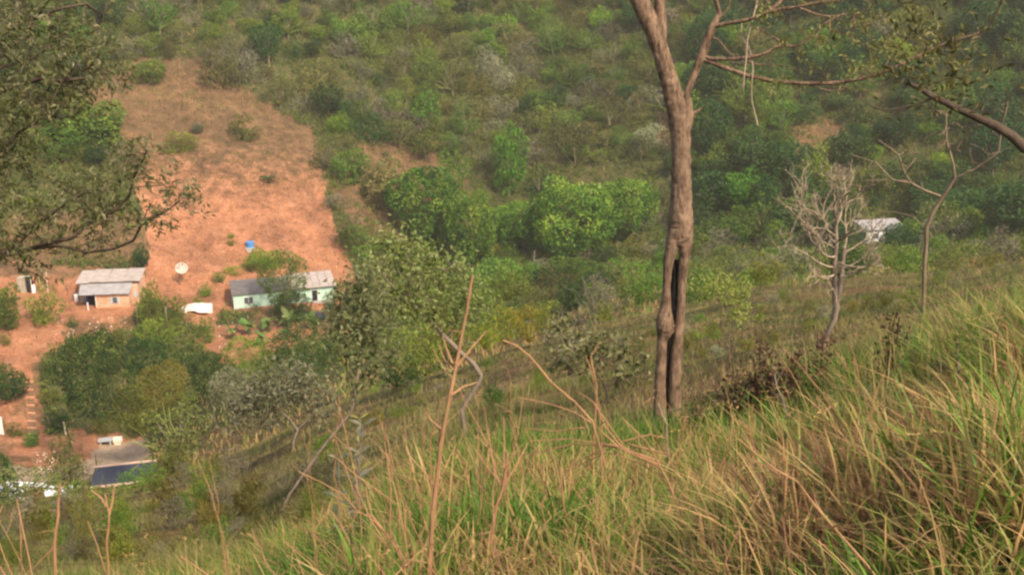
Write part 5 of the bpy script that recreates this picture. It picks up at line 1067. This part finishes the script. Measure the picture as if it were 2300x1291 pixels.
def brush():
    R = 4.7; g = at(1400, 1010, R); g[2] = height(g[0], g[1]); mb = MB(); K = R / FPX / 2
    for l, w0 in (([(1500, 1060), (1440, 1025), (1390, 1004), (1330, 950), (1289, 925), (1240, 908), (1167, 892)], 7), ([(1480, 1050), (1392, 1000), (1360, 960), (1345, 925), (1341, 905)], 6), ([(1490, 1040), (1390, 1004), (1290, 996), (1200, 1018), (1153, 1021)], 6), ([(1480, 1045), (1380, 1000), (1280, 985), (1190, 990)], 5), ([(1500, 1020), (1420, 1000), (1400, 990), (1460, 975), (1500, 985)], 5), ([(1510, 1090), (1440, 1040), (1350, 1010), (1250, 1060), (1230, 1065)], 5), ([(1400, 1000), (1330, 900), (1300, 880)], 4), ([(1310, 960), (1250, 968), (1180, 962)], 4), ([(1350, 1020), (1300, 1045), (1200, 1085)], 4)):
        p = [at(u, v, R + .06 * i) for i, (u, v) in enumerate(l)]; mb.tube(p, np.linspace(w0, 2.5, len(p)) * K, 5, rough=.08)
    tag(mb.build('fallen_brush', M['straw'], None, g), 'fan of fallen dry brown twigs lying on the grass left of the hollow tree', 'brush')
brush()
rgS = np.random.default_rng(313); SW = ['by the left corner', 'left of the thick pale stalk', 'between the leaning stem and the tall stalk', 'near the tallest stalk', 'below the fallen brush', 'under the hollow tree', 'left of the bare patch', 'at the right corner']
cnt = {}
for i in range(84):
    u = rgS.uniform(-20, 2320) if i % 2 else rgS.normal(950, 330); R = rgS.uniform(2.2, 4.6); g = at(u, 1300, R); g = at(u, 1000, R); z = float(height(g[0], g[1])); h = rgS.uniform(.25, .75) * (1.5 if u < 500 else 1.3 if u < 800 else 1.) * (1.0 if u < 1500 else .85); ub, vb = proj([g[0], g[1], z]); p1 = np.array([g[0], g[1], z]) + [rgS.normal() * .12, rgS.normal() * .08, h * .5]; p2 = p1 + [rgS.normal() * .16, rgS.normal() * .1, h * .5]
    mb = MB(); r0 = rgS.uniform(.0018, .0042); b0 = np.array([g[0], g[1], z - .05]); tq = np.linspace(0, 1, 12)[:, None]; mb.tube(b0 * (1 - tq) ** 2 + 2 * p1 * tq * (1 - tq) + p2 * tq ** 2 + rgS.normal(size=(12, 3)) * .004, np.linspace(r0, r0 * .4, 12), 5)
    for _k in range(3):
        tt = rgS.uniform(.3, .9); c_ = b0 * (1 - tt) ** 2 + 2 * p1 * tt * (1 - tt) + p2 * tt ** 2; e = rgS.normal(size=3) * [.7, .7, .3] + [0, 0, .8]; mb.tube([c_, c_ + e * .025 + rgS.normal(size=3) * .004, c_ + e * rgS.uniform(.04, .1)], [r0 * .55, r0 * .45, r0 * .25], 4)
    if rgS.random() < .5: p1 = b0 * .25 + p1 * .5 + p2 * .25; q = p1 + [rgS.normal() * .12, rgS.normal() * .08, h * .32]; mb.tube([p1, (p1 + q) / 2 + rgS.normal(size=3) * .015, q], [r0 * .7, r0 * .6, r0 * .4], 4)
    w = SW[int(np.clip(u / 2300 * 8, 0, 7))]; cnt.setdefault(w, []).append(tag(mb.build('dry_stalk', M['straw'], None, b0), None, 'stalk', 'dry brown stalks standing in the near grass')); cnt[w][-1]['u'] = float(u)
for w, os_ in cnt.items():
    os_.sort(key=lambda o: o['u'])
    for k, o in enumerate(os_):
        del o['u']; o['label'] = f"thin dry stalk {w}, {ORD[min(k, 8)]}"
def sapling(u, v, u2, v2, R, label, mat='leather', n=7, L=.1, seed=0, cat='sapling'):
    rg = np.random.default_rng(seed); g = at(u, v, R); g[2] = height(g[0], g[1]); t = empty('sapling', g); tag(t, label, cat); top = at(u2, v2, R); st = MB(); st.tube([g - [0, 0, .05], (g + top) / 2 + rg.normal(size=3) * .01, top], [.008, .006, .004], 6); st.build('stem', M['bark_grey'], t, g); lf = MB()
    for k in range(n):
        q = .25 + .75 * k / (n - 1); c = g + (top - g) * q; a = k * 1.57 + rg.uniform(0, .4)
        for s in (0, math.pi):
            d = np.array([math.cos(a + s), math.sin(a + s), .55]); l = L * rg.uniform(.8, 1.2) * (1.1 - .35 * q); lf.leaves(c[None], d[None], np.array([[-d[0] * .5, -d[1] * .5, 1.]]), np.array([l]), l * .55, np.array([.35 + .65 * rg.random()]), fold=.05)
    lf.build('foliage', M[mat], t, g)
sapling(772, 1150, 815, 955, 6.2, 'broad leaved grey green sapling in front of the leaning stem', 'silver', 9, .13, 1)
sapling(800, 1090, 808, 940, 6.4, 'bright tipped sapling standing behind the grey green one', 'lime', 5, .1, 2)
sapling(745, 1110, 760, 1030, 6.6, 'short grey leaved sapling left of the tall sapling', 'silver', 5, .11, 3)
sapling(2130, 1040, 2145, 930, 4.2, 'brownish leafy weed with whorled leaves at the right', 'olive', 11, .075, 4)
sapling(2160, 930, 2150, 760, 4.8, 'yellow green whorled weed in the tall right grass', 'yellow', 11, .085, 5)
0 and sapling(1100, 1280, 1120, 1170, 3.0, 'young green grass like shoot below the three pronged stalk', 'bright', 5, .12, 6)
rgW = np.random.default_rng(606)
for i in range(16):
    u = 1720 + 35 * i + rgW.uniform(-12, 12); v = rgW.uniform(690, 960) - (u - 1750) * .16 + 60; Rw = rgW.uniform(4.2, 7.2); hgt = rgW.uniform(40, 110)
    gz = at(u, v, Rw); gz[2] = height(gz[0], gz[1]); ub, vb = proj(gz)
    sapling(u, v, u + rgW.uniform(-14, 14), float(vb) - hgt, Rw, f"{['olive', 'green', 'yellowish', 'brownish'][i % 4]} leafy weed in the tall right grass, {['leftmost', 'second from left', 'third from left', 'fourth from left', 'fifth from left', 'sixth from left', 'seventh from left', 'eighth from left', 'eighth from right', 'seventh from right', 'sixth from right', 'fifth from right', 'fourth from right', 'third from right', 'second from right', 'rightmost'][i]} of sixteen", ['olive', 'mid', 'yellow', 'bronze'][i % 4], 9, .075, 900 + i, 'weed')
rgB = np.random.default_rng(1717); gotb = []
for _ in range(400):
    u, v = rgB.uniform(-10, 440), rgB.uniform(690, 985); p = hit(u, v, 120)
    if 40 < u < 105 or (120 < u < 310 and v < 725) or (u > 400 and v < 725): continue
    r = rgB.uniform(.9, 2.0)
    if any(np.hypot(p[0] - a, p[1] - b) < .8 * (r + c) for a, b, c in gotb): continue
    gotb.append((p[0], p[1], r)); i = int(rgB.integers(4))
    plant('bank_bush', f"{['green', 'olive', 'dark green', 'yellowish'][i]} bush on the red bank below the brick hut", 'shrub', p, r, r * rgB.uniform(.7, 1.1), r * .6, 'ragged', ['mid', 'olive', 'dark', 'yellow'][i], 'bushes on the red bank below the brick hut')
    if len(gotb) >= 34: break
FERN = [(1655, 845, 24, 45), (1700, 850, 28, 60), (1755, 830, 34, 70), (1800, 815, 40, 75), (1850, 850, 30, 40), (1570, 905, 26, 55), (1620, 890, 24, 45), (1725, 780, 14, 40), (1850, 735, 16, 30), (2010, 735, 22, 55), (1910, 850, 26, 40), (1460 - 10, 900, 0, 0)]
for i, (u, v, ru, rv) in enumerate(FERN[:-1]):
    rg = np.random.default_rng(500 + i); R = 8.2 if u < 1950 else 7.4; c0 = at(u, v, R); g = np.array([c0[0], c0[1], float(height(c0[0], c0[1]))]); K = R / FPX; mb = MB(); top = max(c0[2] + rv * K * .6, g[2] + .25)
    for k in range(6):
        p = g + [rg.normal() * .003, rg.normal() * .003, 0]; q = np.array([c0[0] + rg.normal() * ru * K * .6, c0[1] + rg.normal() * .1, g[2] + (top - g[2]) * rg.uniform(.6, 1)]); m = (p + q) / 2 + rg.normal(size=3) * .03; mb.tube([p, m, q], [.005, .004, .003], 4, .3); n = 34
        tt = rg.uniform(.35, 1, (n, 1)); P = p + (q - p) * tt + rg.normal(size=(n, 3)) * .05; l = rg.uniform(.025, .06, n); mb.leaves(P, rg.normal(size=(n, 3)) - [0, 0, .5], rg.normal(size=(n, 3)), l, l * .55, rg.uniform(0, 1, n), fold=.3)
    tag(mb.build('dead_fern', M['dead'], None, g), 'dead brown curled fern ' + ['beside the lime tree', 'in front of the lime tree', 'left of the biggest dead clump', 'tallest in the dark dead clump', 'at the foot of the bare pale tree', 'right behind the hollow trunk', 'between the hollow trunk and lime tree', 'standing alone above the clump', 'small against the bare pale trunk', 'alone near the thin bare tree', 'low at the right of the clump'][i], 'fern', 'dead brown ferns behind the grass')
# weeds of the lower left slope, one object each
for i in range(74):
    rg = np.random.default_rng(700 + i); u = rg.uniform(-20, 760); v = rg.uniform(1085 if u > 330 else 1165, 1285) - max(0, (u - 350) * .22); p = hit(u, v, 9); R = float(np.hypot(p[0], p[1])); s = R / FPX; r = rg.uniform(20, 46) * s
    plant('weed_bush', f"{['olive', 'green', 'grey brown', 'yellowish'][i % 4]} wispy weed on the lower left slope", 'weed', p, r, r * rg.uniform(1.1, 1.9), r * .9, 'ragged' if i % 3 else 'twiggy', ['olive', 'mid', 'grey', 'yellow'][i % 4], 'wispy weeds on the lower left slope')
for i in range(84):
    rg = np.random.default_rng(800 + i); u = rg.uniform(820, 2250); v = 900 - (u - 900) * .22 + rg.uniform(-40, 60); p = hit(u, v, 11); R = float(np.hypot(p[0], p[1])); s = R / FPX; r = rg.uniform(12, 26) * s
    plant('weed_bush', f"{['olive', 'green', 'grey', 'yellowish'][i % 4]} low bush scattered on the grassy middle slope", 'weed', p, r, r * rg.uniform(.7, 1.2), r * .6, 'ragged', ['olive', 'mid', 'silver', 'yellow'][i % 4], 'low bushes scattered on the grassy middle slope')

VS = ['mid', 'olive', 'bright', 'grey', 'dark', 'yellow', 'silver']; VL = ['leafy green', 'dull olive', 'bright green', 'grey brown', 'dark green', 'yellowish', 'grey green']; got = []; rgV = np.random.default_rng(4242)
for _ in range(900):
    u, v = rgV.uniform(1010, 2340), rgV.uniform(525, 690); p = hit(u, v, 90); R = float(np.hypot(p[0], p[1]))
    if R < 85 or R > 226 or (1225 < u < 1330 and v < 570) or (1915 < u < 2050 and v < 600): continue
    r = rgV.uniform(1.6, 3.6)
    if any(np.hypot(p[0] - a, p[1] - b) < .6 * (r + c) for a, b, c in got): continue
    got.append((p[0], p[1], r)); i = int(rgV.choice(7, p=[.25, .22, .12, .13, .12, .08, .08]))
    plant('valley_shrub', f"{VL[i]} shrub in the valley between the near slope and the mango row" if u < 1480 else f"{VL[i]} shrub low in the valley right of the hollow trunk", 'shrub', p, r, r * rgV.uniform(.6, 1.0), r * .55, 'ragged' if rgV.random() < .6 else 'bushy', VS[i], 'shrubs along the valley floor')
    if len(got) > 80: break
by_px('low_tree', 'loose leafy shrub in front of the white roofed house', 'tree', 60, 1082, 74, 30, 'ragged', 'olive', 70, 40, None)
by_px('low_tree', 'small olive bush under the left end of the dark shed roof', 'tree', 215, 1128, 42, 24, 'ragged', 'olive', 66, 30, None)
by_px('low_tree', 'small green bush under the right end of the dark shed roof', 'tree', 300, 1112, 44, 24, 'ragged', 'mid', 68, 30, None)
by_px('low_tree', 'green shrub at the bottom left below the white roof', 'tree', 165, 1180, 60, 34, 'ragged', 'mid', 45, 30, None)

# pale litter on the bank below the brick hut
def litter():
    rg = np.random.default_rng(64); mb = MB(); 
    for k in range(150):
        u, v = (rg.uniform(120, 300), rg.uniform(712, 770)) if k < 55 else ((rg.uniform(80, 130), rg.uniform(1015, 1060)) if k < 115 else (rg.uniform(400, 540), rg.uniform(700, 780)))
        p = hit(u, v, 110); s = rg.uniform(.06, .22); mb.box(p + [0, 0, s * .2], (s, s * rg.uniform(.4, 1), s * .5), (math.cos(k), math.sin(k)), rg.random(), tilt=rg.normal() * .3)
    tag(mb.build('rubble', M['tarp_pale']), 'pale rubbish and stones scattered over the red bank below the huts', 'rubble', None, 'stuff')
litter()

# ------------------------------------------------------------------ haze
def haze():
    m = bpy.data.materials.new('haze'); m.use_nodes = True; N = m.node_tree.nodes; N.remove(N['Principled BSDF']); v = N.new('ShaderNodeVolumePrincipled')
    v.inputs['Color'].default_value = (*HAZE_COLOR, 1); v.inputs['Density'].default_value = HAZE_DENSITY; v.inputs['Anisotropy'].default_value = .2
    m.node_tree.links.new(v.outputs[0], N['Material Output'].inputs['Volume'])
    zt = float(H.max()) + 30; zb = float(H.min()) - 6
    o = MB().box((0, 0, (zt + zb) / 2), (1310, 1310, zt - zb)).build('haze', m); tag(o, 'thin warm haze hanging in the valley air', 'haze', None, 'stuff')
    m.cycles.homogeneous_volume = True
haze()
